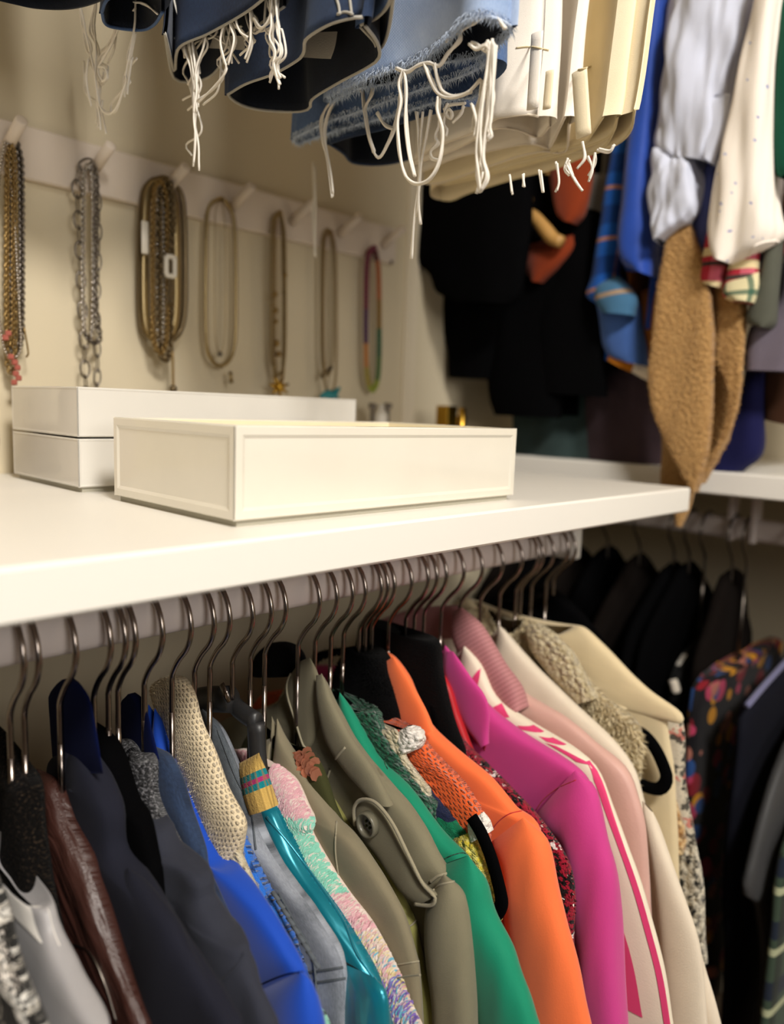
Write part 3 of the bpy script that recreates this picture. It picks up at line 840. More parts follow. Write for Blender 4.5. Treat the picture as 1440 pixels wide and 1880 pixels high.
# ---- left to right along the rail
tw, P, N, _ = coat('black and white grid tweed jacket in the bottom left corner', 'jacket', 'jacket', 1.62, [(-60, 1560), (-10, 1640), (22, 1750), (50, 1830), (78, 1900)], C['tweed_bw'], .12, seed=1)
tufts('boucle_loops', tw, P, N, 2500, .04, .012, C['white_wool'], (0, .7), (0, .4), .2, 3)
gv, P, N, R = coat('pale grey satin top with white shoulder at the lower left', 'top', 'blouse', 1.95, [(62, 1664), (88, 1668), (104, 1720), (142, 1800), (190, 1890)], C['grey_satin'], .13, seed=2, dip=.2)
sband('white_yoke', gv, P, N, R, [(1666, 0, 1.0), (1700, 0, 1.0), (1736, 0, .9)], C['white_cotton'], .01, 20, 'white shoulder yoke')
coat('black knit with gold glitter edge above the grey satin top', 'sweater', 'sweater', 2.10, [(-10, 1322), (30, 1400), (58, 1452), (64, 1520), (76, 1600), (90, 1672), (120, 1800), (150, 1880)], C['glitter'], .12, seed=3, carries='black and gold glitter knit', hx=2.09)
ls, P, N, R = coat('brown leather jacket with shiny creased sleeve at the lower left', 'jacket', 'leather_jacket', 2.36, [(78, 1420), (98, 1442), (124, 1500), (152, 1570), (194, 1690), (228, 1780), (272, 1890)], C['leather'], .14, seed=4, wr=.07, carries='brown leather jacket', hx=2.2)
line_px('zip_seam', ls, [(110, 1730), (160, 1745), (190, 1800), (215, 1880)], 2.22, .014, M['gunmetal'], label='dull metal zip edge')
nb, P, N, R = coat('dark navy wool blazer beside the brown leather jacket', 'blazer', 'blazer', 2.58, [(118, 1338), (165, 1395), (208, 1480), (222, 1570), (286, 1655), (342, 1740), (402, 1830), (440, 1890)], C['navy'], .15, seed=5, carries='dark navy wool blazer', hx=2.49)
part_px('sleeve', nb, [(212, 1620), (208, 1680), (216, 1760), (250, 1890)], [(236, 1592), (290, 1660), (345, 1745), (430, 1890)], 2.64, .13, C['navy'], wr=.04, seed=3)
part_px('collar', nb, [(100, 1420), (94, 1310), (93, 1278), (108, 1256), (122, 1246)], [(190, 1420), (172, 1310), (164, 1280), (146, 1256), (128, 1246)], 2.62, .04, C['navy_velvet'], m=14, label='royal navy velvet collar')
coat('black fine knit cardigan between the navy blazer and the tweed collar', 'cardigan', 'cardigan', 2.80, [(168, 1318), (190, 1345), (216, 1400), (248, 1480), (268, 1510), (290, 1600)], C['black_knit'], .12, seed=6, carries='black fine knit cardigan', hx=2.78)
cs, P, N, R = coat('charcoal fleece sweatshirt with creased sleeve left of the royal blue blazer', 'sweatshirt', 'sweatshirt', 2.98, [(250, 1492), (278, 1500), (304, 1520), (330, 1565), (375, 1612), (384, 1655), (420, 1715), (446, 1745), (452, 1765), (474, 1810), (505, 1890)], C['charcoal'], .17, seed=7, wr=.12, dip=.2, carries='charcoal fleece sweatshirt', hx=2.91)
line_px('sleeve_seam', cs, [(396, 1808), (420, 1790), (440, 1768), (449, 1748)], 2.82, .022, C['charcoal'])
coat('black and white flecked tweed jacket peeking behind the charcoal sweatshirt', 'jacket', 'jacket', 3.08, [(238, 1378), (262, 1386), (278, 1402), (282, 1450), (298, 1500), (330, 1560)], C['tweed_grey'], .11, seed=8, dip=.5, carries='flecked black and white tweed jacket', hx=3.0)
dd, P, N, R = coat('dark blue denim jacket between flecked tweed and royal blue blazer', 'jacket', 'denim_jacket', 3.24, [(276, 1366), (310, 1400), (342, 1480), (370, 1558), (380, 1612), (430, 1720)], C['denim_dark'], .12, seed=9, dip=.4, carries='dark blue denim jacket', hx=3.25)
part_px('collar', dd, [(230, 1420), (222, 1320), (222, 1290), (238, 1274)], [(300, 1430), (276, 1330), (262, 1286), (244, 1272)], 3.26, .04, C['navy_velvet'], m=12, label='navy collar lining')
rb, P, N, R = coat('royal blue scuba blazer with smooth sleeve right of the charcoal sweatshirt', 'blazer', 'blazer', 3.46, [(284, 1300), (310, 1390), (360, 1500), (400, 1578), (432, 1604), (482, 1662), (532, 1742), (556, 1790), (570, 1840)], C['royal'], .14, seed=10, wr=.015, carries='royal blue scuba blazer', hx=3.53)
part_px('sleeve', rb, [(470, 1822), (486, 1850), (506, 1920), (512, 1990)], [(552, 1782), (568, 1806), (584, 1880), (596, 1990)], 3.40, .17, C['royal'], wr=.015, seed=4)
line_px('shoulder_seam', rb, [(470, 1812), (495, 1800), (525, 1789), (556, 1784)], 3.30, .01, C['navy_velvet'])
ck = thing('cardigan', 'cream chunky knit shawl cardigan with pointed lapel on the rail', 'cardigan', (3.7, YR, -2.7))
o, P, N = part_px('shawl_collar', ck, [(292, 1300), (282, 1262), (300, 1246), (316, 1241)][::-1] + [(300, 1330), (330, 1400), (365, 1490), (400, 1560), (424, 1606)], [(318, 1240), (340, 1250), (356, 1280), (366, 1320), (386, 1372), (410, 1440), (444, 1506), (444, 1540), (436, 1575), (428, 1610)], 3.70, .12, C['cream_knit'], m=60, wr=.025, n=44)
tufts('wool_fuzz', ck, P, N, 2600, .035, .004, C['cream_wool'], (0, 1), (0, .55), .1, 4)
Rr = rows_from([(330, 1300), (380, 1420), (430, 1540), (480, 1650), (540, 1790), (570, 1880)], 3.62, -9, 40)
Lr = Rr.copy(); Lr[:, 1] = np.clip(2 * YR - Rr[:, 1], 0, 9.7)
loft('body', Lr, Rr, .07, C['cream_wool'], ck, wr=.02, dip=.6)
hanger(3.77, 'cream chunky knit cardigan', R=Rr)
cb, P, N, R = coat('bright blue crochet cardigan with mint hem behind the royal blue blazer', 'cardigan', 'crochet_cardigan', 3.86, [(420, 1500), (446, 1542), (470, 1600), (500, 1660), (532, 1722), (558, 1790), (580, 1846)], C['crochet'], .13, seed=11, zb=-6.0, dip=.3, m=60, disp=lambda u, v: .022 * math.sin(u * 44) * math.sin(v * 40), n=64)
part_px('mint_hem', cb, [(560, 1838), (566, 1890), (570, 1960)], [(586, 1838), (600, 1890), (606, 1960)], 3.84, .14, C['mint_knit'], m=10, label='mint green crochet hem')
ad, P, N, R = coat('grey acid washed denim jacket left of the teal satin bomber', 'jacket', 'denim_jacket', 4.06, [(368, 1304), (400, 1340), (430, 1420), (456, 1466), (474, 1524), (522, 1602), (580, 1680), (622, 1750), (632, 1792), (638, 1880)], C['acid'], .14, seed=12, wr=.04, carries='grey acid washed denim jacket', hx=3.94)
part_px('collar', ad, [(362, 1310), (372, 1370), (410, 1450), (440, 1490)], [(372, 1302), (404, 1338), (438, 1420), (466, 1490)], 4.04, .08, C['acid_dark'], m=18, label='dark grey denim collar')
for a in ([(560, 1786), (590, 1782), (630, 1776)], [(566, 1806), (596, 1802), (634, 1796)], [(400, 1340), (432, 1424), (458, 1480), (470, 1560)], [(512, 1640), (545, 1700), (575, 1760), (584, 1880)], [(498, 1650), (530, 1712), (560, 1770), (570, 1830)]):
    line_px('stitched_seam', ad, a, 3.94, .018, C['acid_dark'])
mb = MB()
for k in range(9):
    t = k / 8; c = un((506 + 74 * t, 1648 + 124 * t), 0, 3.92)[0]; mb.tube([c + (0, -.05, .0), c + (0, .05, .03)], .02, 5)
mb.build('puckered_gathers', C['acid_dark'], ad)['kind'] = 'stuff'
# flat suit hanger with the bomber
hb = thing('clothes_hanger', 'wide dark grey plastic suit hanger holding the teal satin bomber', 'hanger', (4.2, YR, -2.95), HG)
h = hook_pts(); hp = np.stack([np.full(len(h), 4.2), YR - h[:, 0], -2.95 + h[:, 1]], 1)
tube('hook', hp, .026, M['steel'], hb)
for a, w in (([(416, 1270), (436, 1300), (472, 1326)], .08), ([(470, 1326), (472, 1370), (476, 1412), (484, 1460)], .085)):
    pth = crs(un(a, 0, 4.26), 10); tube('shoulder_bar', pth, w * 1.25, M['plastic'], hb, n=12, flat=((1, 0, 0), .75))
pth = crs([(4.2, 6.2, -2.95), (4.2, 6.8, -3.15), (4.2, 7.6, -3.6), (4.2, 8.1, -3.9)], 12); tube('shoulder_bar', pth, .14, M['plastic'], hb, n=10, flat=((1, 0, 0), .7))
tube('hook_plate', un([(407, 1256), (420, 1290)], 0, 4.08), .05, M['steel'], hb, n=8, flat=((1, 0, 0), .3))
tb, P, N, R = coat('shiny teal satin bomber jacket with striped gold rib collar', 'jacket', 'bomber_jacket', 4.32, [(470, 1480), (502, 1480), (530, 1540), (572, 1612), (622, 1682), (662, 1742), (692, 1802), (720, 1890)], C['teal'], .16, seed=13, wr=.05, dip=.25)
line_px('raised_piping', tb, [(490, 1500), (540, 1560), (590, 1630), (630, 1690), (655, 1750), (690, 1800)], 4.17, .022, C['teal'])
part_px('sleeve_fold', tb, [(618, 1760), (625, 1810), (630, 1900)], [(690, 1796), (712, 1830), (718, 1900)], 4.24, .12, C['teal'], wr=.06, seed=8)
part_px('rib_collar', tb, [(438, 1402), (446, 1424), (456, 1460), (468, 1492)], [(476, 1382), (482, 1410), (492, 1450), (502, 1482)], 4.1, .12, C['rib'], m=24, n=40, wr=0, captop=True, label='gold rib collar with teal and pink stripes', disp=lambda u, v: .006 * math.sin(u * 90))
sq, P, N, R = coat('pastel pink and mint sequin jacket beside the teal satin bomber', 'jacket', 'sequin_jacket', 4.52, [(504, 1408), (512, 1410), (542, 1440), (566, 1490), (576, 1512), (570, 1532), (602, 1592), (636, 1642), (682, 1702), (726, 1782), (746, 1832), (772, 1890)], C['seq_base'], .15, seed=14, wr=.03, dip=.2)
sm = [C['pearl'], C['sq_pink'], C['sq_mint'], C['sq_yellow'], C['sq_violet'], C['sq_blue']]
zs = R[:, 2]
def pickz(f, rng):
    i = min(len(zs) - 1, int(f * (len(zs) - 2))); py = 1400 + (zs[0] - zs[i]) / (zs[0] - zs[47]) * 490
    if py < 1485: return rng.choice([1, 1, 1, 0])
    if py < 1650: return rng.choice([2, 2, 2, 2, 0])
    if py < 1700: return rng.choice([1, 0, 1])
    return rng.choice([0, 3, 0, 1, 3, 0, 1, 5])
sequins('sequins', sq, P, N, 9000, .042, sm, pickz, (0, .86), (0, .45), 5, label='overlapping pastel sequins')
sequins('ring_sequins', sq, P, N, 150, .05, sm, lambda f, r: r.choice([4, 4, 5]), (.74, .86), (.0, .12), 6, True, label='violet and blue ring sequins')
hanger(4.6, 'pastel sequin jacket', R=R)
ot, P, N, R = coat('thin olive grey twill jacket behind the pastel sequin jacket', 'jacket', 'jacket', 4.72, [(510, 1318), (518, 1352), (542, 1392), (582, 1452), (622, 1512), (652, 1542), (702, 1612), (742, 1682), (766, 1760), (772, 1792), (778, 1890)], C['olive_thin'], .13, seed=15, wr=.03, carries='thin olive grey twill jacket', hx=4.42)
line_px('stitched_seam', ot, [(618, 1508), (616, 1560), (622, 1610)], 4.58, .016, C['olive_seam'])
for a in ([(724, 1772), (748, 1768), (772, 1764)], [(728, 1796), (750, 1792), (772, 1790)]): line_px('epaulet_seam', ot, a, 4.58, .014, C['olive_seam'])
ar, P, N, R = coat('dark olive top with copper sequins beside the olive field jacket', 'top', 'blouse', 4.82, [(560, 1372), (580, 1395), (600, 1440), (618, 1490), (650, 1560)], C['army'], .09, seed=16, dip=.2, carries='dark olive sequinned top', hx=5.04)
sequins('copper_sequins', ar, P, N, 26, .06, [C['copper']], lambda f, r: 0, (.02, .3), (.02, .2), 9, label='shiny copper sequins')
lm, P, N, R = coat('lime silk blouse strip between two olive jackets', 'blouse', 'blouse', 4.96, [(598, 1450), (612, 1468), (642, 1522), (702, 1602), (756, 1684), (772, 1740), (806, 1890)], C['lime'], .12, seed=17, wr=.04, dip=.2)
line_px('cuff_seam', lm, [(742, 1706), (756, 1698), (764, 1690)], 4.84, .016, C['olive_seam'])
fj, P, N, R = coat('olive field jacket with big button epaulet and stand collar', 'jacket', 'field_jacket', 5.14, [(590, 1236), (612, 1300), (642, 1360), (702, 1430), (762, 1502), (802, 1572), (826, 1610), (836, 1640)], C['olive'], .15, seed=18, wr=.04, carries='olive field jacket with button epaulet', hx=5.28)
part_px('sleeve', fj, [(782, 1652), (790, 1740), (800, 1820), (806, 1900)], [(816, 1604), (846, 1650), (860, 1740), (874, 1900)], 5.08, .17, C['olive'], wr=.06, seed=6)
part_px('stand_collar', fj, [(552, 1214), (532, 1244), (526, 1276), (540, 1320), (552, 1364), (562, 1376)], [(570, 1206), (584, 1240), (590, 1290), (588, 1330), (580, 1364), (566, 1380)], 5.1, .08, C['olive'], m=24)
line_px('collar_edge', fj, [(570, 1204), (552, 1214), (530, 1246), (528, 1276), (542, 1322), (556, 1366), (564, 1374)], 5.03, .024, C['olive_seam'])
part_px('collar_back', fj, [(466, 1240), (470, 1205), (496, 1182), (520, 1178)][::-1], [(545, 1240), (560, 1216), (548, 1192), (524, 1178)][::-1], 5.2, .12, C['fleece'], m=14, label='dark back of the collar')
part_px('lapel', fj, [(580, 1240), (586, 1300), (600, 1360), (640, 1420), (690, 1470)][:5], [(592, 1238), (616, 1300), (648, 1362), (690, 1420), (720, 1480)], 5.04, .07, C['olive'], m=24)
line_px('lapel_seam', fj, [(634, 1372), (612, 1400), (600, 1432)], 4.98, .02, C['olive_seam'])
o, P, N = part_px('epaulet', fj, [(650, 1480), (652, 1520), (690, 1570), (730, 1630), (770, 1660)], [(672, 1464), (704, 1490), (744, 1560), (776, 1620), (802, 1644)], 4.98, .05, C['olive'], m=26, captop=True, capbot=True)
line_px('epaulet_edge', fj, [(652, 1516), (650, 1484), (664, 1468), (690, 1474), (720, 1510), (748, 1566), (776, 1622), (798, 1646), (792, 1662), (762, 1660)], 4.93, .018, C['olive_seam'], lay=False)
line_px('shoulder_seam', fj, [(790, 1620), (806, 1608), (830, 1602)], 4.96, .024, C['olive_seam'])
line_px('shoulder_seam', fj, [(796, 1634), (810, 1624), (834, 1618)], 4.95, .016, C['olive_seam'])
bc = un((675, 1514), 0, 4.9)[0]
btn = MB().lathe(bc, [(.001, .01), (.04, .012), (.085, .02), (.10, -.02), (.115, -.045), (.125, -.02), (.125, .04)], 22, 0, 0).build('button', solid('olive_button', '#6e6a5a', .35), fj)
btn['label'] = 'round rimmed olive button'
for dy, dz in ((.025, .025), (-.025, .025), (.025, -.025), (-.025, -.025)):
    MB().lathe(bc + (-.004, dy, dz), [(.001, .0), (.013, .0), (.013, .02)], 8, 0, 0).build('button_hole', C['army'], btn)
gr, P, N, R = coat('emerald green scuba blazer with pointed collar', 'blazer', 'blazer', 5.36, [(624, 1271), (642, 1302), (692, 1392), (752, 1452), (812, 1532), (862, 1582), (886, 1622), (900, 1680)], C['green'], .14, seed=19, wr=.015, dip=1.3, dr=.35, carries='emerald green blazer', hx=5.51)
part_px('sleeve', gr, [(806, 1590), (838, 1640), (850, 1700), (866, 1790), (880, 1900)], [(862, 1570), (888, 1616), (904, 1676), (944, 1770), (994, 1900)], 5.30, .17, C['green'], wr=.05, seed=7, wf=(2.2, .3))
line_px('shoulder_seam', gr, [(808, 1582), (826, 1572), (850, 1566), (868, 1574)], 5.2, .008, C['green_boucle'])
line_px('lapel_seam', gr, [(712, 1412), (706, 1396), (718, 1384)], 5.22, .010, C['green_boucle'])
bf, P, N, R = coat('black fleece jacket behind the green blazer collar', 'jacket', 'fleece_jacket', 5.98, [(588, 1208), (620, 1196), (690, 1198), (716, 1240), (738, 1300), (752, 1370), (800, 1460)], C['fleece'], .18, seed=20, dip=.1, carries='black fleece jacket', hx=5.70)
tufts('fleece_pile', bf, P, N, 5000, .05, .006, C['fleece'], (0, .5), (0, .5), .1, 6)
gk, P, N, R = coat('dark green bobbly knit collar behind the emerald blazer', 'cardigan', 'cardigan', 5.54, [(664, 1306), (690, 1304), (704, 1336), (742, 1400), (772, 1440), (800, 1480)], C['green_boucle'], .16, seed=21, dip=.2, m=60, n=60, disp=lambda u, v: .02 * math.sin(u * 30) * math.sin(v * 34), carries='dark green bobbly cardigan', hx=5.95)
coat('cream wool top peeking between green knit and orange crochet', 'top', 'sweater', 5.60, [(718, 1342), (730, 1342), (744, 1380), (752, 1400), (790, 1450)], C['cream_wool'], .09, seed=22, dip=.2)
ckk, P, N, R = coat('green and navy striped knit cardigan with yellow sleeve', 'cardigan', 'cardigan', 5.68, [(744, 1398), (770, 1420), (802, 1462), (842, 1514), (862, 1542)], C['check'], .14, seed=23, dip=.2, zb=-9, m=60, n=60, disp=lambda u, v: .016 * math.sin(u * 40) * math.sin(v * 44))
part_px('yellow_sleeve', ckk, [(830, 1540), (850, 1600), (880, 1660), (900, 1680)], [(864, 1528), (882, 1560), (902, 1620), (914, 1690)], 5.68, .14, C['yellow'], m=24, n=44, label='fuzzy yellow sleeve', disp=lambda u, v: .012 * math.sin(u * 50) * math.sin(v * 50))
ok, P, N, R = coat('orange crochet cardigan with white edging left of the orange blazer', 'cardigan', 'crochet_cardigan', 5.80, [(742, 1338), (766, 1342), (802, 1392), (852, 1442), (884, 1496), (896, 1526)], C['orange_knit'], .15, seed=24, dip=.2, zb=-7, m=70, n=64, disp=lambda u, v: .02 * math.sin(u * 50) * math.sin(v * 50))
part_px('white_trim', ok, [(752, 1332), (740, 1342), (735, 1356), (742, 1372), (750, 1378)], [(754, 1332), (768, 1340), (776, 1354), (770, 1372), (752, 1379)], 5.74, .13, C['white_wool'], m=22, disp=lambda u, v: .014 * math.sin(u * 40) * math.sin(v * 40), label='white woolly neck trim', wr=.05)
part_px('white_cuff', ok, [(862, 1510), (868, 1526), (876, 1540)], [(886, 1492), (894, 1508), (896, 1530)], 5.74, .14, C['white_wool'], m=10, label='white woolly cuff trim', wr=.05)
hk = hanger(6.05, 'orange crochet cardigan, bare end showing', arms=False)
pth = crs(un([(866, 1500), (884, 1530), (903, 1578), (918, 1634), (921, 1660), (911, 1678)], 0, 5.63), 30)
tube('shoulder_bar', pth, .072, M['velvet'], hk, n=12, flat=((1, 0, 0), .6))
og, P, N, R = coat('bright orange scuba blazer with turned up collar', 'blazer', 'blazer', 6.24, [(690, 1192), (716, 1202), (746, 1240), (762, 1275), (790, 1332), (842, 1382), (902, 1432), (952, 1490), (984, 1512), (1000, 1552)], C['orange'], .14, seed=25, wr=.015, dip=1.4, dr=.4, carries='bright orange blazer', hx=6.16)
part_px('sleeve', og, [(902, 1546), (926, 1600), (930, 1700), (934, 1800), (940, 1900)], [(962, 1500), (1000, 1548), (1022, 1640), (1052, 1740), (1088, 1900)], 6.16, .20, C['orange'], wr=.05, seed=9, wf=(2.2, .3))
line_px('shoulder_seam', og, [(902, 1526), (916, 1508), (936, 1494), (962, 1488)], 6.04, .009, C['red'])
part_px('collar', og, [(704, 1218), (700, 1262), (722, 1320), (760, 1352)], [(722, 1206), (748, 1244), (778, 1300), (796, 1342)], 6.12, .06, C['orange'], m=24)
part_px('collar_back', og, [(636, 1190), (664, 1188), (692, 1190)], [(640, 1198), (668, 1198), (700, 1206)], 6.3, .05, C['orange'], m=10)
coat('black fleece vest behind the orange blazer collar', 'vest', 'fleece_vest', 6.52, [(704, 1176), (740, 1170), (800, 1178), (812, 1240), (832, 1320), (860, 1400)], C['fleece'], .15, seed=26, dip=.1, carries='black fleece vest', hx=6.45)
rt, P, N, R = coat('red black and white tweed jacket between orange and magenta blazers', 'jacket', 'tweed_jacket', 6.62, [(796, 1288), (812, 1296), (842, 1352), (902, 1412), (962, 1472), (1012, 1532), (1046, 1592), (1056, 1652), (1052, 1720), (1054, 1800)], C['red_tweed'], .14, seed=27, dip=.5, m=70, carries='red tweed jacket', hx=6.74)
tufts('boucle_loops', rt, P, N, 150, .045, .012, C['white_wool'], (0, .75), (0, .12), .2, 8)
tufts('boucle_loops', rt, P, N, 1100, .05, .012, C['fleece'], (0, .75), (0, .3), .2, 9)
coat('red satin shirt collar tucked behind the magenta blazer', 'shirt', 'shirt', 6.86, [(782, 1226), (802, 1228), (828, 1262), (846, 1320), (880, 1400), (930, 1460)], C['red'], .10, seed=28, dip=.5, carries='red satin shirt', hx=6.9)
mg, P, N, R = coat('magenta pink scuba blazer with pointed collar', 'blazer', 'blazer', 7.12, [(818, 1184), (852, 1232), (892, 1292), (952, 1342), (1032, 1392), (1076, 1428), (1102, 1480)], C['magenta'], .14, seed=29, wr=.015, dip=1.3, dr=.4, carries='magenta blazer', hx=7.08)
part_px('sleeve', mg, [(982, 1500), (1030, 1540), (1048, 1620), (1060, 1720), (1076, 1900)], [(1058, 1412), (1094, 1450), (1116, 1540), (1134, 1640), (1150, 1900)], 7.04, .22, C['magenta'], wr=.07, seed=10, wf=(2.2, .3))
line_px('shoulder_seam', mg, [(984, 1488), (1000, 1466), (1026, 1446), (1058, 1432)], 6.9, .009, C['red'])
line_px('lapel_seam', mg, [(890, 1378), (894, 1340), (898, 1294)], 6.96, .009, C['red'])
part_px('collar', mg, [(820, 1196), (818, 1240), (842, 1310), (884, 1372)], [(832, 1196), (862, 1240), (896, 1292), (896, 1366)], 6.98, .05, C['magenta'], m=22)
tj, P, N, R = coat('ivory track jacket with hot pink stripes right of the magenta blazer', 'jacket', 'track_jacket', 7.46, [(852, 1186), (882, 1222), (912, 1282), (982, 1332), (1062, 1380), (1102, 1420), (1132, 1500), (1182, 1640), (1222, 1780), (1240, 1890)], C['track'], .15, seed=30, wr=.02, dip=.9, carries='ivory and pink track jacket', hx=7.42)
for sp in ([(1225, .02, .30), (1262, .30, .50)], [(1290, .0, .16), (1312, .12, .34)], [(1330, .0, .22), (1342, .0, .30)], [(1352, .02, .20), (1366, .0, .26)], [(1372, .2, .34), (1402, .02, .2)], [(1396, .0, .05), (1430, .02, .12), (1560, .06, .13), (1700, .06, .13), (1890, .05, .12)], [(1640, .42, .44), (1760, .38, .50), (1890, .36, .54)]):
    sband('pink_stripe', tj, P, N, R, sp, C['hotpink'])['label'] = 'hot pink stripe'
pk, P, N, R = coat('dusty pink satin jacket with a tall quilted stand collar', 'jacket', 'quilted_jacket', 7.84, [(900, 1200), (930, 1236), (962, 1272), (1042, 1320), (1112, 1380), (1152, 1420), (1178, 1480), (1192, 1560), (1198, 1680), (1206, 1800)], C['blush'], .16, seed=31, wr=.07, dip=.9, carries='dusty pink quilted jacket', hx=7.8)
part_px('quilted_collar', pk, [(832, 1124), (836, 1180), (874, 1240), (920, 1290), (950, 1310)], [(848, 1114), (884, 1150), (922, 1212), (956, 1262), (964, 1300)], 7.72, .15, C['dusty'], m=30, n=40, captop=True, label='ribbed dusty pink stand collar')
part_px('quilted_collar', pk, [(690, 1140), (740, 1124), (790, 1114), (842, 1112)], [(690, 1172), (740, 1172), (790, 1172), (842, 1172)], 7.95, .07, C['dusty'], m=26, n=24, label='back of the pink stand collar')
ww, P, N, R = coat('long ivory wool coat with slanted welt pocket', 'coat', 'wool_coat', 8.34, [(918, 1148), (962, 1202), (1052, 1292), (1152, 1390), (1192, 1500), (1232, 1600), (1272, 1700), (1302, 1800), (1326, 1890)], C['ivory'], .16, seed=32, wr=.03, dip=.8, carries='long ivory wool coat', hx=8.25)
line_px('welt_pocket', ww, [(1230, 1826), (1254, 1782), (1280, 1736)], 8.16, .02, C['white_cotton'])
part_px('front_edge', ww, [(1180, 1470), (1200, 1600), (1214, 1750), (1222, 1900)], [(1198, 1490), (1238, 1600), (1286, 1740), (1300, 1900)], 8.22, .09, C['ivory'], wr=.014)
cf, P, N, R = coat('cream teddy fur coat with fluffy shoulder', 'coat', 'fur_coat', 8.76, [(966, 1136), (1000, 1156), (1036, 1196), (1112, 1280), (1172, 1332), (1182, 1382), (1172, 1440), (1180, 1560)], C['fur'], .22, seed=33, wr=.08, dip=.3, carries='cream teddy fur coat', hx=8.7)
tufts('fur_pile', cf, P, N, 9000, .11, .012, C['fur'], (0, .7), (0, .5), .5, 10)
part_px('fur_collar', cf, [(964, 1150), (980, 1200), (1020, 1250), (1060, 1290)], [(985, 1140), (1030, 1170), (1070, 1220), (1100, 1280)], 8.62, .16, C['fur'], m=20, wr=.06, seed=12)
sd, P, N, R = coat('cream suede jacket with wide pointed collar behind the fur coat', 'jacket', 'suede_jacket', 9.15, [(1052, 1150), (1072, 1152), (1104, 1182), (1182, 1258), (1250, 1308), (1252, 1330), (1230, 1320), (1240, 1420)], C['suede'], .14, seed=34, wr=.03, dip=.4, carries='cream suede jacket', hx=9.1)
hk = hanger(9.22, 'multicolour tweed coat, curved end showing', arms=False)
pth = crs(un([(1050, 1290), (1110, 1330), (1150, 1340), (1178, 1346), (1202, 1372), (1220, 1410), (1224, 1432), (1212, 1448), (1192, 1446), (1174, 1438)], 0, 8.98), 34)
tube('shoulder_bar', pth, .085, M['velvet'], hk, n=12, flat=((1, 0, 0), .6))
mt, P, N, R = coat('cream multicolour tweed coat with leopard and black fur panels', 'coat', 'tweed_coat', 9.55, [(1196, 1286), (1220, 1296), (1252, 1332), (1258, 1440), (1276, 1520), (1288, 1600), (1292, 1700), (1296, 1800)], C['leopard'], .15, seed=35, wr=.04, dip=.3, carries='leopard panelled tweed coat', hx=9.5)
part_px('leopard_panel', mt, [(1196, 1470), (1205, 1520), (1222, 1565)], [(1240, 1460), (1258, 1520), (1262, 1565)], 9.38, .1, C['leo_fur'], m=14, wr=.05, label='tan leopard fur panel')
part_px('fur_panel', mt, [(1228, 1560), (1244, 1620), (1262, 1700), (1276, 1760)], [(1276, 1540), (1292, 1620), (1296, 1700), (1302, 1770)], 9.38, .1, C['mixed'], m=18, wr=.05, label='black and white fur panel')
for i, (x, px, lab) in enumerate([(9.9, [(900, 1130), (940, 1104), (990, 1120), (1040, 1180), (1120, 1280), (1180, 1400)], 'black wool coat nearest the far end of the lower rail'), (10.1, [(960, 1090), (1000, 1080), (1060, 1120), (1120, 1190), (1200, 1300)], 'black knit coat at the very end of the lower rail')]):
    coat(lab, 'coat', 'coat', x, px, C['black_knit'], .14, seed=36 + i, dip=.1, carries=lab.replace(' at the very end of the lower rail', ' at the very end').replace(' nearest the far end of the lower rail', ' near the far end'), hx=x)

# ---------------------------------------------------------------- shorts on the upper rail
D = {}
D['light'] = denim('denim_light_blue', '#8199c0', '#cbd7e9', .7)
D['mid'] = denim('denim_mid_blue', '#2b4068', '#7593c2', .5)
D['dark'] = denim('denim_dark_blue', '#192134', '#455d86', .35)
D['ink'] = denim('denim_ink_and_shade', '#0d1119', '#242f44', .25)  # black denim; inside bluer pairs it paints the shade of the opening
D['white'] = plain('white_twill', '#f5ecdf', .85, .05, .25, 120, .1)
D['cream'] = plain('cream_twill', '#f0e1c0', .85, .06, .25, 120, .1)
D['stitch'] = plain('grey_stitching', '#a9a59c', .9)
D['cstitch'] = plain('cream_stitching', '#d9c79c', .9)
D['wstitch'] = plain('white_stitching', '#ddd0bd', .9)
D['fray'] = plain('denim_fray', '#b9c6da', .95)
D['label'] = plain('cloth_label', '#b9b2a6', .85)
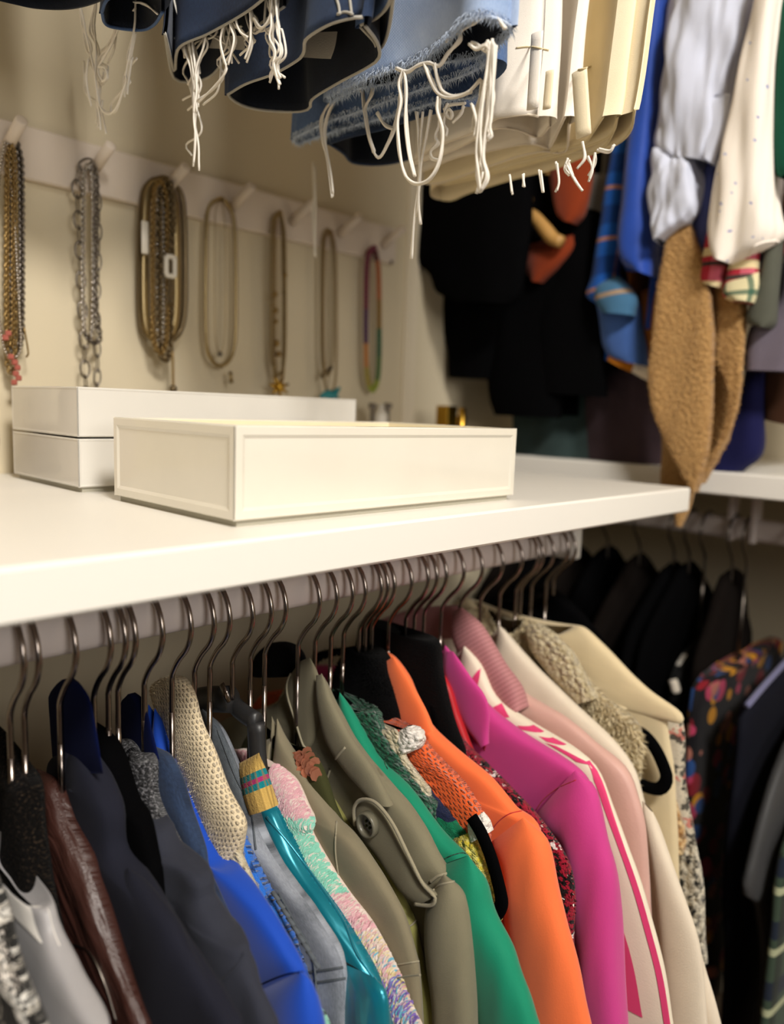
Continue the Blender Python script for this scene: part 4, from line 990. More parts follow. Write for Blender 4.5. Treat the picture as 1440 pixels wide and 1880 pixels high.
def shorts(label, name, near, far, z, mo, mi, hem, ztop=9.6, r=.017, seed=0, dz=.0, fr=0, cat='shorts', lean=(0, 0)):
    """an upside down hung pair: an open tube; rims given where the photo shows them, at height z"""
    root = thing(name, label, cat, (0, 0, z))
    A = crs(un(near, 2, z), 34); B = crs(un(far, 2, z), 34)
    root.location = Vector(Wd(np.array([(A[:, 0].mean() + B[:, 0].mean()) / 2, (A[:, 1].mean() + B[:, 1].mean()) / 2, z])))
    rng = random.Random(seed); ends = []
    for nm, Q, mat in (('near_panel', A, mo), ('far_panel', B, mi)):  # most blue pairs get a darker far panel, inside shade put into colour
        rows = []
        cx = (A[:, 0].mean() + B[:, 0].mean()) / 2
        for k, t in enumerate(np.linspace(0, 1, 26)):
            q = Q.copy(); q[:, 2] = z + (ztop - z) * t ** 1.35
            f = min(1, t * 1.6); q[:, 0] = q[:, 0] * (1 - f * .55) + (cx + (.02 if nm == 'far_panel' else -.02)) * f * .55
            q[:, 1] = q[:, 1] + lean[1] * (q[:, 2] - z); q[:, 0] = q[:, 0] + lean[0] * (q[:, 2] - z)
            for j in range(len(q)):
                w = .035 * min(1, t * 8) * noise.noise((q[j, 1] * 1.7 + seed * 5, q[j, 2] * .9, seed))
                q[j, 0] += w * 1.6
            rows.append(q)
        rows = np.array(rows); m, n = rows.shape[:2]; th = .035; ends.append(rows)
        V = np.vstack([rows.reshape(-1, 3), (rows + np.array([th, 0, 0])).reshape(-1, 3)]); F = []; UV = []
        us = np.r_[0, np.cumsum(np.linalg.norm(np.diff(Q, axis=0), axis=1))]
        o_ = m * n
        for i in range(m - 1):
            for j in range(n - 1):
                a, b, c, d = i * n + j, i * n + j + 1, (i + 1) * n + j + 1, (i + 1) * n + j
                F.append((a, b, c, d)); F.append((a + o_, d + o_, c + o_, b + o_))
                vv = [rows[i, j, 2], rows[i, j + 1, 2], rows[i + 1, j + 1, 2], rows[i + 1, j, 2]]
                UV += [(us[j], vv[0]), (us[j + 1], vv[1]), (us[j + 1], vv[2]), (us[j], vv[3])]
                UV += [(us[j], vv[0]), (us[j], vv[3]), (us[j + 1], vv[2]), (us[j + 1], vv[1])]
        for j in range(n - 1):
            F.append((j, j + o_, j + 1 + o_, j + 1)); UV += [(us[j], 0)] * 4
        for i in range(m - 1):
            for j in (0, n - 1):
                F.append((i * n + j, (i + 1) * n + j, (i + 1) * n + j + o_, i * n + j + o_)); UV += [(us[j], 0)] * 4
        meshobj(nm, V, F, mat, root, UV)
        if hem is not None:
            H = Q.copy(); H[:, 2] += .0; H[:, 0] += th / 2
            tube('hem', H, r, hem, root, n=6)
        if fr:
            V = []; F = []
            for k in range(fr):
                j = rng.uniform(0, n - 1.01); i = int(j); p = Q[i] * (1 - (j - i)) + Q[i + 1] * (j - i)
                p = p + np.array([rng.uniform(-.03, .05), 0, rng.uniform(-.01, .05)]); d = np.array([rng.uniform(-.05, .05), rng.uniform(-.06, .06), -rng.uniform(.02, .09)])
                s_ = np.array([0, .006, .002]); b = len(V); V += [p - s_, p + s_, p + d]; F.append((b, b + 1, b + 2))
            meshobj('frayed_edge', np.array(V), F, D['fray'] if fr > 0 else hem, root)['kind'] = 'stuff'
    for nm, k, sgn in (('side_fold', -1, -1), ('side_fold', 0, 1)):
        a, c = ends[0][:, k], ends[1][:, k] + np.array([.035, 0, 0]); V = []; F = []; UV = []
        for i in range(len(a)):
            gap = np.linalg.norm(c[i] - a[i])
            for j in range(9):
                t = j / 8; p = a[i] * (1 - t) + c[i] * t; p = p + np.array([0, sgn, 0]) * min(.22, .05 + gap * .3) * math.sin(math.pi * t) ** .7
                V.append(p)
        for i in range(len(a) - 1):
            for j in range(8):
                F.append((i * 9 + j, i * 9 + j + 1, (i + 1) * 9 + j + 1, (i + 1) * 9 + j)); UV += [(j * .05, a[i][2]), (j * .05 + .05, a[i][2]), (j * .05 + .05, a[i + 1][2]), (j * .05, a[i + 1][2])]
        meshobj(nm, np.array(V), F, mo, root, UV)
    return root
def C1(l): return [(a / 2.769, b / 2.769) for a, b in l]
def C2(l): return [(380 + a / 2.483, b / 2.483) for a, b in l]
def C3(l): return [(760 + a / 3, b / 3) for a, b in l]
def threads(root, lists, x, conv, r=.011, seed=0, spread=2.0, dbl=0):
    rng = random.Random(seed)
    for l in lists:
        p = conv(l)
        for k in range(1 + dbl):
            q = [(a + rng.uniform(-1, 1) * spread * k, b + rng.uniform(-1, 1) * spread * k) for a, b in p]
            P = crs(un(q, 0, x + .05 * k), max(10, len(q) * 6))
            for i in range(len(P)): P[i] += np.array([1, 1, .4]) * .012 * noise.noise((P[i][2] * 6, seed + k, len(l)))
            tube('loose_thread', P, r * 1.2, M['thread'], root, n=5)

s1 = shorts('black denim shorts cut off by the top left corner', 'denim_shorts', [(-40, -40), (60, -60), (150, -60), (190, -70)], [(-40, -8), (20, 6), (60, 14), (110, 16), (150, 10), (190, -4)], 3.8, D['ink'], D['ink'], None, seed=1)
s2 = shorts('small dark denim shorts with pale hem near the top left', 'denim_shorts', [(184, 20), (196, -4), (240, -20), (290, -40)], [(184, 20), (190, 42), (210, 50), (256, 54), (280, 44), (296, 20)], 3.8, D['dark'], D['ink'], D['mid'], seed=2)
threads(s2, [[(405, 0), (430, 130), (455, 250), (470, 310), (490, 430), (500, 520), (512, 660)], [(490, 0), (480, 130), (490, 260), (485, 380), (500, 500), (520, 560), (555, 580), (590, 550), (620, 480), (645, 400), (640, 380), (665, 250), (685, 130), (690, 0)],
             [(600, -20), (600, 80), (575, 200), (530, 290), (500, 350), (520, 410), (545, 390), (535, 345), (500, 340)], [(450, 300), (440, 380), (445, 450), (465, 540)], [(690, 40), (640, 100), (610, 130), (560, 240), (520, 300)], [(680, 10), (740, 20), (800, 70)], [(670, 300), (655, 400), (648, 480)], [(495, 520), (505, 590), (500, 640)]], 4.1, C1, .010, 1, 5, 2)
threads(s1, [[(270, -30), (275, 150), (260, 300), (275, 450), (265, 540), (300, 600)], [(235, -30), (240, 200), (260, 300), (290, 460), (270, 540)], [(-20, 90), (10, 60), (25, 0)]], 5.2, C1, .011, 2, 4, 1)
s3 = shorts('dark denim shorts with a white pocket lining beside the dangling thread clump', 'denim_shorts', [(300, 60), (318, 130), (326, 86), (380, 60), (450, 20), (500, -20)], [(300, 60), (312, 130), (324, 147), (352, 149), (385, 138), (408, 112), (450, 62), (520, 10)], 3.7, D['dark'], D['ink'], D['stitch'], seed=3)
part_px('pocket_lining', s3, [(392, 66), (384, 88)], [(452, 66), (450, 92)], 4.75, .02, D['label'], m=8, label='off white pocket lining')
threads(s3, [[(880, -20), (900, 60), (930, 130), (940, 250), (970, 350), (990, 480), (985, 600), (995, 700), (985, 830)], [(930, -20), (960, 60), (930, 110), (950, 200), (975, 300), (985, 420), (985, 560)], [(960, -20), (990, 80), (960, 150), (970, 260), (990, 400)], [(1000, -20), (1020, 90), (980, 200), (990, 320), (1000, 450), (985, 580)],
             [(1080, -20), (1050, 120), (1040, 220), (1000, 340), (990, 460)], [(1160, -20), (1140, 120), (1120, 210), (1140, 300), (1150, 360), (1090, 440), (1010, 520)], [(1180, -20), (1170, 120), (1190, 200), (1160, 330)], [(1220, -10), (1200, 90), (1220, 160), (1260, 190)],
             [(1250, -20), (1270, 60), (1275, 160), (1270, 230), (1245, 300)], [(1290, 90), (1330, 140), (1370, 90), (1385, -10)], [(1370, -20), (1380, 120), (1370, 190), (1400, 260), (1390, 340), (1420, 430)], [(1400, -20), (1410, 100), (1420, 170), (1425, 280), (1395, 320), (1410, 400)], [(900, 210), (930, 240), (945, 280)]], 4.55, C1, .010, 3, 7, 3)
s4 = shorts('dark blue denim shorts with waistband opening and a cloth tag', 'denim_shorts', [(416, 172), (450, 152), (500, 134), (545, 108), (556, 92), (560, 70), (600, 44), (640, 32), (664, 30)], [(416, 172), (424, 182), (446, 194), (484, 202), (540, 204), (566, 198), (572, 180), (620, 150), (672, 122), (694, 104), (690, 76), (668, 46)], 3.3, D['dark'], D['ink'], D['stitch'], seed=4)
part_px('cloth_tag', s4, [(556, 62), (550, 82), (544, 104)], [(620, 58), (616, 84), (608, 108)], 5.3, .012, D['label'], m=8, wr=0, label='white care tag', top='none')
line_px('belt_loop_edge', s4, [(612, -20), (622, 10), (624, 28)], 4.66, .02, D['stitch'])
line_px('belt_loop_edge', s4, [(640, -20), (644, 10), (646, 28)], 4.66, .02, D['stitch'])
line_px('belt_loop_edge', s4, [(620, 26), (634, 22), (648, 26)], 4.66, .02, D['stitch'])
s5 = shorts('medium blue denim shorts folded narrow behind the dark tagged pair', 'denim_shorts', [(660, 44), (690, 30), (712, 4), (722, -40)], [(660, 48), (684, 74), (692, 90), (704, 76), (714, 40), (722, -30)], 3.4, D['mid'], D['dark'], D['stitch'], seed=5)
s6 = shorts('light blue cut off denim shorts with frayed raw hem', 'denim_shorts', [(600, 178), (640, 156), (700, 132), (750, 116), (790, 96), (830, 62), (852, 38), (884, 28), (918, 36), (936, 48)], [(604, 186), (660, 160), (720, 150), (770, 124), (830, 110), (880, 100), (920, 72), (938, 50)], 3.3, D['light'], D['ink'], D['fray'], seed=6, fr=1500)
threads(s6, [[(865, 310), (910, 325), (960, 300), (1010, 285), (1060, 300), (1100, 245), (1150, 180), (1160, 140), (1220, 100), (1240, 70)], [(990, 290), (1020, 370), (1060, 430), (1120, 445), (1190, 420), (1250, 360)], [(1040, 290), (1050, 360), (1080, 420), (1140, 440), (1200, 415)], [(1210, 100), (1290, 70), (1330, 90), (1360, 130)], [(1090, 190), (1150, 140), (1230, 70)],
             [(895, 320), (875, 380), (885, 460), (870, 560), (880, 690), (900, 790), (945, 835), (1000, 825), (1045, 770), (1070, 680), (1075, 590), (1050, 500), (1055, 440)], [(900, 320), (910, 420), (905, 560), (920, 700), (945, 800)]], 5.5, C2, .013, 4, 3, 1)
s7 = shorts('mid blue cut off denim shorts with long hanging threads', 'denim_shorts', [(538, 252), (600, 222), (650, 206), (720, 180), (780, 160), (840, 140), (880, 122), (896, 108)], [(538, 254), (546, 262), (600, 244), (660, 226), (720, 210), (800, 186), (868, 176), (898, 150)], 3.25, D['mid'], D['mid'], D['fray'], seed=7, fr=1500)
threads(s7, [[(580, 450), (540, 500), (525, 560), (530, 640), (550, 740), (570, 900)], [(590, 450), (555, 510), (535, 590), (545, 680), (565, 790), (575, 880)], [(705, 390), (715, 500), (735, 600), (765, 690)], [(760, 380), (755, 430), (720, 500), (740, 620), (780, 720), (830, 650), (865, 560), (880, 430), (890, 350)],
             [(960, 510), (965, 650), (970, 800), (945, 1000), (935, 1180)], [(985, 510), (975, 640), (968, 830), (960, 980)], [(1020, 500), (1000, 620), (975, 760), (965, 900), (972, 1020)], [(1060, 450), (1060, 560), (1040, 620), (1050, 650), (1020, 690), (1030, 720), (1060, 730)], [(1100, 470), (1085, 510), (1110, 540), (1120, 520), (1100, 500), (1080, 560), (1095, 590), (1090, 620)],
             [(780, 510), (810, 570), (850, 590)], [(1170, 480), (1160, 520), (1120, 560)], [(590, 420), (640, 395), (700, 410)], [(830, 360), (810, 380), (870, 370)], [(1180, 470), (1110, 480), (1080, 500)]], 5.9, C2, .012, 5, 3, 1)
s8 = shorts('ink dark denim shorts rolled behind the frayed pairs', 'denim_shorts', [(604, 262), (640, 250), (700, 236), (780, 210), (850, 196)], [(604, 264), (630, 282), (646, 298), (690, 302), (740, 294), (800, 270), (856, 232)], 3.25, D['dark'], D['ink'], D['dark'], seed=8)
threads(s8, [[(485, 740), (490, 900), (480, 960), (495, 1170)], [(490, 760), (495, 920), (490, 1160)]], 7.6, C2, .013, 6, 2, 1)
# white and cream pairs
w1 = shorts('white twill shorts with belt loops next to the light blue denim', 'white_shorts', C3([(0, 880), (130, 800), (340, 720), (440, 655), (500, 640), (620, 628), (680, 640)]), C3([(0, 900), (200, 830), (340, 760), (440, 705), (560, 712), (650, 748), (690, 752), (745, 690)]), 3.1, D['white'], D['white'], D['wstitch'], seed=9, r=.014)
threads(w1, [[(1290, 190), (1280, 300), (1260, 420), (1240, 560), (1230, 700), (1240, 800), (1250, 870)], [(1305, 190), (1295, 350), (1290, 480), (1270, 600), (1260, 720), (1275, 800), (1250, 870)], [(1270, 380), (1250, 540), (1250, 680), (1262, 780)], [(1310, 200), (1300, 500), (1290, 580), (1300, 620), (1280, 640)], [(1205, 210), (1230, 225), (1270, 210), (1290, 230)], [(1210, 480), (1230, 560), (1220, 620)]], 5.4, C2, .012, 7, 5, 2)
w2 = shorts('off white twill shorts, second pair from the denim', 'white_shorts', C3([(0, 960), (240, 860), (400, 830), (600, 790), (700, 800), (745, 810), (830, 640)]), C3([(60, 1010), (160, 1000), (430, 905), (560, 860), (700, 830), (830, 832), (850, 680)]), 3.1, D['white'], D['cream'], D['wstitch'], seed=10, r=.014)
w3 = shorts('cream twill shorts with frayed belt loop hanging loose', 'cream_shorts', C3([(160, 1010), (400, 930), (600, 870), (830, 815), (920, 790), (960, 760), (1040, 640)]), C3([(160, 1020), (420, 960), (640, 900), (860, 850), (1000, 830), (1080, 760), (1120, 640)]), 3.1, D['cream'], D['cream'], D['cstitch'], seed=11, r=.014)
w4 = shorts('cream denim shorts at the right end of the pale group', 'cream_shorts', C3([(150, 1010), (300, 980), (600, 900), (900, 820), (1080, 740), (1120, 640)]), C3([(150, 1100), (210, 1100), (300, 1060), (540, 985), (760, 930), (920, 865), (1100, 800), (1190, 720), (1212, 600)]), 3.1, D['cream'], D['cream'], D['cstitch'], seed=12, r=.014)
threads(w4, [[(840, 900), (880, 980), (930, 1050)], [(960, 860), (985, 930), (970, 990)], [(1000, 840), (990, 900), (970, 980)], [(1100, 800), (1080, 830), (1020, 820)], [(790, 900), (800, 1000), (790, 1050)], [(700, 940), (715, 1060)], [(530, 970), (540, 1060)], [(600, 960), (610, 1030)], [(860, 880), (840, 930), (860, 960)], [(930, 780), (940, 870), (900, 930)]], 6.8, C3, .011, 8, 4, 1)
def strip(root, name, px0, px1, x, w, mat, label=None):
    p = crs(un([px0, ((px0[0] + px1[0]) / 2, (px0[1] + px1[1]) / 2), px1], 0, x), 10); o = tube(name, p, w, mat, root, n=8, flat=((1, 0, 0), .3))
    if label: o['label'] = label
strip(w1, 'belt_loop', (987, 60), (978, 200), 6.6, .07, D['white'])
strip(w3, 'belt_loop', (1064, 130), (1072, 250), 6.9, .085, D['cream'])
strip(w2, 'belt_loop', (1010, 130), (1004, 200), 6.9, .05, D['cream'])
for a in ([(948, 88), (975, 86), (1008, 92)], [(1036, 122), (1060, 128), (1086, 122)]): line_px('stitched_seam', w1 if a[0][0] < 1000 else w3, a, 6.75, .014, D['cstitch'])

# ---------------------------------------------------------------- clothes on the right hand wall, upper rail
U = {}
U['blue'] = plain('blue_silk', '#123f9c', .6, .15, .15, 30, .3, .3)
U['sky'] = plain('pale_blue_poplin', '#cbd0e2', .85, .08, .15, 60, .2)
U['white'] = striped('white_floral_cotton', '#efe3d2', [], .85, .2)
U['green'] = plain('bottle_green', '#0b5440', .85)
U['plaid'] = striped('blue_plaid', '#1450a4', [(0, .7, .1, .06, '#b0784e', .9, 0), (1, .8, .1, .06, '#b0784e', .9, 0), (1, .8, .4, .3, '#0a2a66', .7, 0)], .85, .2)
U['steel'] = striped('steel_blue_plaid', '#3f6a8c', [(1, .7, .35, .1, '#a88a68', .9, 0)], .85, .2)
U['denim'] = plain('faded_blue', '#3f62a6', .85)
U['slate'] = plain('slate_blue', '#5560a0', .85)
U['red'] = striped('red_plaid', '#b02a3a', [(0, .6, .1, .22, '#d0687a', .8, 0), (1, .5, .1, .12, '#e0d2a0', .9, 0), (1, .5, .3, .06, '#1f3a34', .9, 0)], .85, .2)
U['ivoryplaid'] = striped('ivory_green_plaid', '#d9cfa6', [(0, .4, .1, .08, '#2d5a4a', .8, 0), (1, .4, .25, .08, '#2d5a4a', .8, 0)], .85, .2)
U['moss'] = plain('moss_grey', '#55564c', .9)
U['mauve'] = plain('mauve_grey', '#6e6673', .9)
U['tan'] = boucle('tan_sherpa', '#b08652', '#bf9660', 22, .6)
U['navyu'] = plain('deep_navy', '#191a44', .85)
U['rust'] = plain('rust_wool', '#7e2f0e', .9)
U['grey'] = plain('warm_grey_jersey', '#6d6862', .9)
U['black'] = plain('soft_black', '#070708', .95, .15, .2, 50, .05, .05)
U['tealdark'] = plain('dark_teal_knit', '#33403f', .95, .2, .4, 40, .2, .1)
U['plumdark'] = plain('dark_plum_knit', '#43363b', .95, .2, .4, 40, .2, .1)
U['brown'] = plain('dark_brown', '#3a2417', .9)
U['amber'] = plain('amber_wool', '#8a4f16', .9)
U['wood'] = solid('pale_wood', '#b58a4c', .5)
def hungshirt(label, cat, name, y, mat, zb, T=.12, x0=12.45, zt=8.6):
    root = thing(name, label, cat, (XR, y, 8.9))
    z = np.linspace(zt, zb, 26)
    f = np.clip((zt - z) / 1.6, 0, 1)
    L = np.stack([XR - (XR - x0) * (.25 + .75 * f), np.full(26, y), z], 1); R = L.copy(); R[:, 0] = 2 * XR - L[:, 0]
    loft('body', L, R, T, mat, root, YD, n=28, wr=.05, seed=y)
    hk = tube('hanger_hook', crs([(XR, y, 8.5), (XR, y, 8.8), (XR - .3, y, 9.2), (XR - .2, y, 9.68), (XR + .2, y, 9.7), (XR + .32, y, 9.2)], 20) + np.array([0, 0, 0]), .026, M['steel'], root)
    return root
b = hungshirt('royal blue silk shirt hanging beside the cream shorts', 'shirt', 'shirt', 6.15, U['blue'], 1.5)
part_px('sleeve', b, [(1196, -60), (1184, 100), (1166, 240), (1150, 380), (1142, 470), (1180, 500)], [(1248, -60), (1234, 100), (1216, 250), (1207, 380), (1204, 470), (1206, 510)], 12.1, .38, U['blue'], m=40, wr=.09, seed=1, wf=(1.8, .35))
part_px('shirt_tail', b, [(1150, 400), (1140, 440), (1136, 480), (1150, 500)], [(1200, 400), (1212, 440), (1214, 480), (1208, 506)], 12.5, .25, U['blue'], m=18, wr=.1, seed=2)
b = hungshirt('pale blue poplin shirt with rolled crumpled sleeve', 'shirt', 'shirt', 5.2, U['sky'], 3.2)
part_px('sleeve', b, [(1250, -60), (1238, 60), (1226, 140), (1214, 220), (1208, 276), (1232, 292)], [(1392, -60), (1374, 60), (1360, 120), (1348, 180), (1336, 262), (1302, 303)], 11.95, .4, U['sky'], m=56, n=72, wr=.17, seed=3, e=2.4, wf=(3.4, .7))
part_px('cuff', b, [(1212, 274), (1206, 340), (1202, 400), (1203, 436), (1212, 448)], [(1264, 282), (1286, 328), (1284, 360), (1276, 396), (1222, 442)], 11.8, .28, U['sky'], m=40, n=64, wr=.15, seed=4, e=2.4, wf=(3.6, 1.0))
part_px('cuff', b, [(1284, 180), (1290, 240), (1296, 290)], [(1344, 170), (1340, 230), (1310, 302)], 11.7, .14, U['sky'], m=20, wr=.1, seed=5)
fw = spots('white_floral', '#f3eadf', ['#8d93c0', '#a3a8cc'], 3.8, .10)
b = hungshirt('white cotton shirt printed with tiny blue flowers and open cuff', 'shirt', 'shirt', 4.3, fw, 3.0)
part_px('sleeve', b, [(1404, -60), (1390, 20), (1368, 120), (1342, 240), (1318, 316), (1308, 380), (1306, 430), (1330, 482)], [(1456, -60), (1442, 20), (1434, 120), (1428, 240), (1426, 330), (1432, 390), (1430, 440), (1350, 488)], 11.8, .36, fw, m=50, n=64, wr=.11, seed=6, e=2.4, capbot=False, wf=(3.0, .4))
line_px('cuff_rim', b, [(1376, 470), (1386, 452), (1410, 444), (1430, 444), (1424, 458), (1396, 468), (1378, 472)], 11.6, .03, fw)
b = hungshirt('bottle green shirt at the upper right edge of the picture', 'shirt', 'shirt', 3.5, U['green'], 2.6)
part_px('sleeve', b, [(1436, -40), (1430, 110), (1424, 240), (1426, 318), (1440, 330)], [(1520, -40), (1516, 110), (1512, 240), (1510, 318), (1500, 330)], 11.9, .3, U['green'], wr=.06)
b = hungshirt('blue plaid flannel shirt with rust lines left of the blue silk shirt', 'shirt', 'plaid_shirt', 6.9, U['plaid'], 1.0)
part_px('sleeve', b, [(1134, 240), (1120, 330), (1104, 420), (1090, 510), (1080, 545), (1100, 560)], [(1170, 240), (1158, 340), (1146, 440), (1136, 500), (1134, 540), (1130, 560)], 12.3, .3, U['plaid'], m=34, wr=.06, seed=7)
part_px('shirt_tail', b, [(1098, 506), (1096, 540), (1106, 600), (1114, 650), (1150, 664)], [(1134, 506), (1170, 542), (1178, 600), (1186, 640), (1188, 672)], 12.4, .22, U['denim'], m=26, wr=.08, seed=8, label='faded blue shirt tail')
part_px('rolled_cuff', b, [(1096, 520), (1094, 550), (1112, 576)], [(1134, 508), (1170, 544), (1168, 580)], 12.1, .22, U['steel'], m=14, wr=.05, label='steel blue plaid cuff')
st = hungshirt('orange and white striped jersey hem under the blue plaid shirt', 'shirt', 'jersey', 6.55, U['amber'], 1.4)
part_px('orange_hem', st, [(1124, 640), (1116, 660)], [(1168, 664), (1160, 684)], 12.35, .1, plain('orange_jersey', '#c47818', .85), m=8, lin_=True, label='orange stripe of the hem')
part_px('white_hem', st, [(1166, 662), (1160, 682)], [(1198, 680), (1192, 700)], 12.35, .1, U['white'], m=8, lin_=True, label='white stripe of the hem')
part_px('amber_side', st, [(1178, 536), (1184, 600), (1190, 660)], [(1214, 520), (1212, 600), (1206, 664)], 12.6, .15, U['amber'], m=14)
b = hungshirt('slate blue shirt cuff between pale blue and white sleeves', 'shirt', 'shirt', 4.8, U['slate'], 2.6)
part_px('sleeve', b, [(1296, 290), (1282, 370), (1266, 440), (1248, 520)], [(1330, 290), (1318, 380), (1304, 455), (1262, 522)], 12.2, .2, U['slate'], wr=.08, seed=9)
b = hungshirt('red plaid flannel shirt with rolled cuffs below the white sleeve', 'shirt', 'plaid_shirt', 4.05, U['red'], 2.4)
part_px('sleeve', b, [(1310, 380), (1296, 440), (1288, 490), (1282, 514), (1300, 524)], [(1350, 380), (1344, 440), (1338, 490), (1332, 520), (1326, 530)], 12.0, .22, U['red'], wr=.04, m=24)
part_px('sleeve', b, [(1350, 400), (1344, 480), (1330, 540), (1350, 556)], [(1404, 400), (1396, 470), (1392, 530), (1384, 560)], 11.95, .2, U['red'], wr=.04, m=24)
part_px('rolled_cuff', b, [(1340, 508), (1330, 538), (1350, 552)], [(1394, 500), (1392, 532), (1384, 556)], 11.85, .22, U['ivoryplaid'], m=12, label='ivory and green plaid cuff')
b = hungshirt('moss grey shirt hanging right of the red plaid cuffs', 'shirt', 'shirt', 3.75, U['moss'], 1.8)
part_px('sleeve', b, [(1410, 400), (1402, 480), (1388, 540), (1374, 590), (1400, 600)], [(1440, 400), (1432, 480), (1428, 540), (1424, 590), (1412, 604)], 12.1, .2, U['moss'], wr=.06)
b = hungshirt('mauve grey shirt at the right edge behind the moss sleeve', 'shirt', 'shirt', 3.4, U['mauve'], 1.0)
part_px('sleeve', b, [(1436, 460), (1424, 560), (1380, 600), (1366, 640), (1364, 680)], [(1500, 460), (1490, 560), (1490, 620), (1480, 660), (1470, 684)], 12.4, .25, U['mauve'], wr=.08, seed=10)
tc = hungshirt('tan sherpa coat hanging down past the right shelf to a point', 'coat', 'sherpa_coat', 5.05, U['tan'], 2.4, x0=12.7)
o, P, N = part_px('front_flap', tc, [(1238, 400), (1222, 470), (1212, 530), (1202, 620), (1195, 700), (1208, 770), (1236, 836), (1268, 890), (1276, 902)], [(1262, 400), (1290, 470), (1304, 540), (1310, 620), (1308, 700), (1306, 770), (1302, 826), (1290, 870), (1280, 904)], 11.9, .13, U['tan'], m=44, n=56, wr=.05, seed=11, e=3.6, wf=(2.0, .5))
tufts('sherpa_pile', tc, P, N, 3500, .04, .012, U['tan'], (0, 1), (0, 1), .2, 12)
o, P, N = part_px('back_flap', tc, [(1300, 480), (1312, 560), (1316, 660), (1334, 720), (1322, 790), (1300, 850), (1284, 886)], [(1340, 480), (1366, 560), (1368, 640), (1364, 730), (1348, 790), (1318, 842), (1290, 888)], 12.15, .10, U['tan'], m=36, n=44, wr=.10, seed=12, e=3.6, wf=(2.2, .6))
tufts('sherpa_pile', tc, P, N, 1500, .04, .012, U['tan'], (0, 1), (0, 1), .2, 13)
part_px('inner_fold', tc, [(1286, 480), (1296, 600), (1298, 720), (1290, 800), (1274, 870)], [(1340, 480), (1360, 600), (1358, 700), (1340, 780), (1292, 876)], 12.45, .06, U['tan'], m=26)
part_px('lining_tail', tc, [(1216, 770), (1216, 830), (1214, 890), (1238, 940), (1244, 962)], [(1240, 830), (1262, 870), (1274, 900), (1266, 940), (1252, 968)], 12.2, .1, U['tan'], m=24, wr=.05)
nv = hungshirt('deep navy trousers hanging right of the tan coat tip', 'trousers', 'trousers', 4.4, U['navyu'], 1.8, x0=12.9)
part_px('leg', nv, [(1376, 600), (1368, 690), (1346, 750), (1320, 810), (1302, 862)], [(1408, 600), (1404, 690), (1402, 760), (1398, 830), (1362, 866)], 13.0, .25, U['navyu'], wr=.06)
b = hungshirt('dark brown top at the right edge above the far shelf', 'top', 'sweater', 3.9, U['brown'], .7, x0=12.9)
part_px('sleeve', b, [(1404, 660), (1400, 720), (1408, 770)], [(1470, 660), (1470, 740), (1450, 780)], 13.2, .25, U['brown'], wr=.06)
KB = [('black oversized sweater nearest the wall corner', 10.0, [(800, 200), (785, 320), (776, 400), (766, 478), (790, 502), (806, 540), (850, 556)], [(985, 200), (975, 340), (965, 480), (955, 540), (940, 560)], 11.45),
      ('black leather trimmed jacket below the black sweater', 9.6, [(830, 420), (816, 520), (824, 600), (830, 660), (832, 694)], [(960, 420), (950, 560), (930, 640), (915, 680), (908, 697)], 12.35),
      ('long black dress hanging in the dark corner', 8.6, [(930, 320), (912, 480), (906, 620), (904, 720), (914, 762)], [(1070, 320), (1060, 480), (1050, 620), (1040, 720), (1030, 768)], 12.45),
      ('black cardigan hanging left of the blue plaid shirt', 7.9, [(1020, 380), (1000, 520), (990, 620), (985, 720)], [(1110, 380), (1104, 520), (1112, 620), (1116, 730)], 12.5)]
for i, (lab, y, L, R, x) in enumerate(KB):
    kind = ['sweater', 'jacket', 'dress', 'cardigan'][i]
    b = hungshirt(lab, kind, kind, y, U['black'], 1.2 if i < 2 else 0, x0=12.8, T=.25)
    part_px('sleeve', b, L, R, x, .3, U['black'], m=34, wr=.1, seed=20 + i)
rs_ = hungshirt('rust wool cardigan on a pale wooden hanger in the dark corner', 'cardigan', 'cardigan', 8.2, U['rust'], 3.0, x0=13.0)
part_px('sleeve', rs_, [(1010, 260), (1012, 340), (1024, 390), (1040, 408)], [(1090, 260), (1088, 330), (1074, 390), (1058, 412)], 12.0, .2, U['rust'], wr=.08)
part_px('cuff', rs_, [(966, 450), (966, 490), (982, 518)], [(1056, 430), (1052, 462), (996, 520)], 12.15, .18, U['rust'], wr=.05, m=14)
wh = thing('wooden_hanger', 'pale wooden hanger arm beside the rust cardigan', 'hanger', (12.0, 8.1, 2.6))
tube('shoulder_bar', crs(un([(956, 388), (980, 398), (1000, 420), (1016, 438), (1032, 444)], 0, 11.85), 16), np.interp(np.linspace(0, 1, 16), [0, .7, 1], [.10, .13, .10]), U['wood'], wh, n=12)
pth = un([(956, 388)], 0, 11.85)[0]
tube('shoulder_bar', crs([pth, pth + (.6, .1, .5), pth + (1.6, .1, 1.4), (XR, pth[1] + .1, 6.0)], 14), .1, U['wood'], wh, n=10)
tube('hook', crs([(XR, pth[1] + .1, 6.0), (XR, pth[1] + .1, 6.8), (XR - .3, pth[1] + .1, 7.3), (XR - .2, pth[1] + .1, 7.75), (XR + .2, pth[1] + .1, 7.8), (XR + .32, pth[1] + .1, 7.3)], 16), .026, M['steel'], wh)
b = hungshirt('warm grey jersey top between the rust cardigan and the plaid shirt', 'top', 'shirt', 7.4, U['grey'], 2.8, x0=12.8)
part_px('sleeve', b, [(1076, 320), (1058, 400), (1044, 440), (1060, 456)], [(1124, 320), (1116, 400), (1106, 450), (1096, 462)], 12.6, .22, U['grey'], wr=.05)
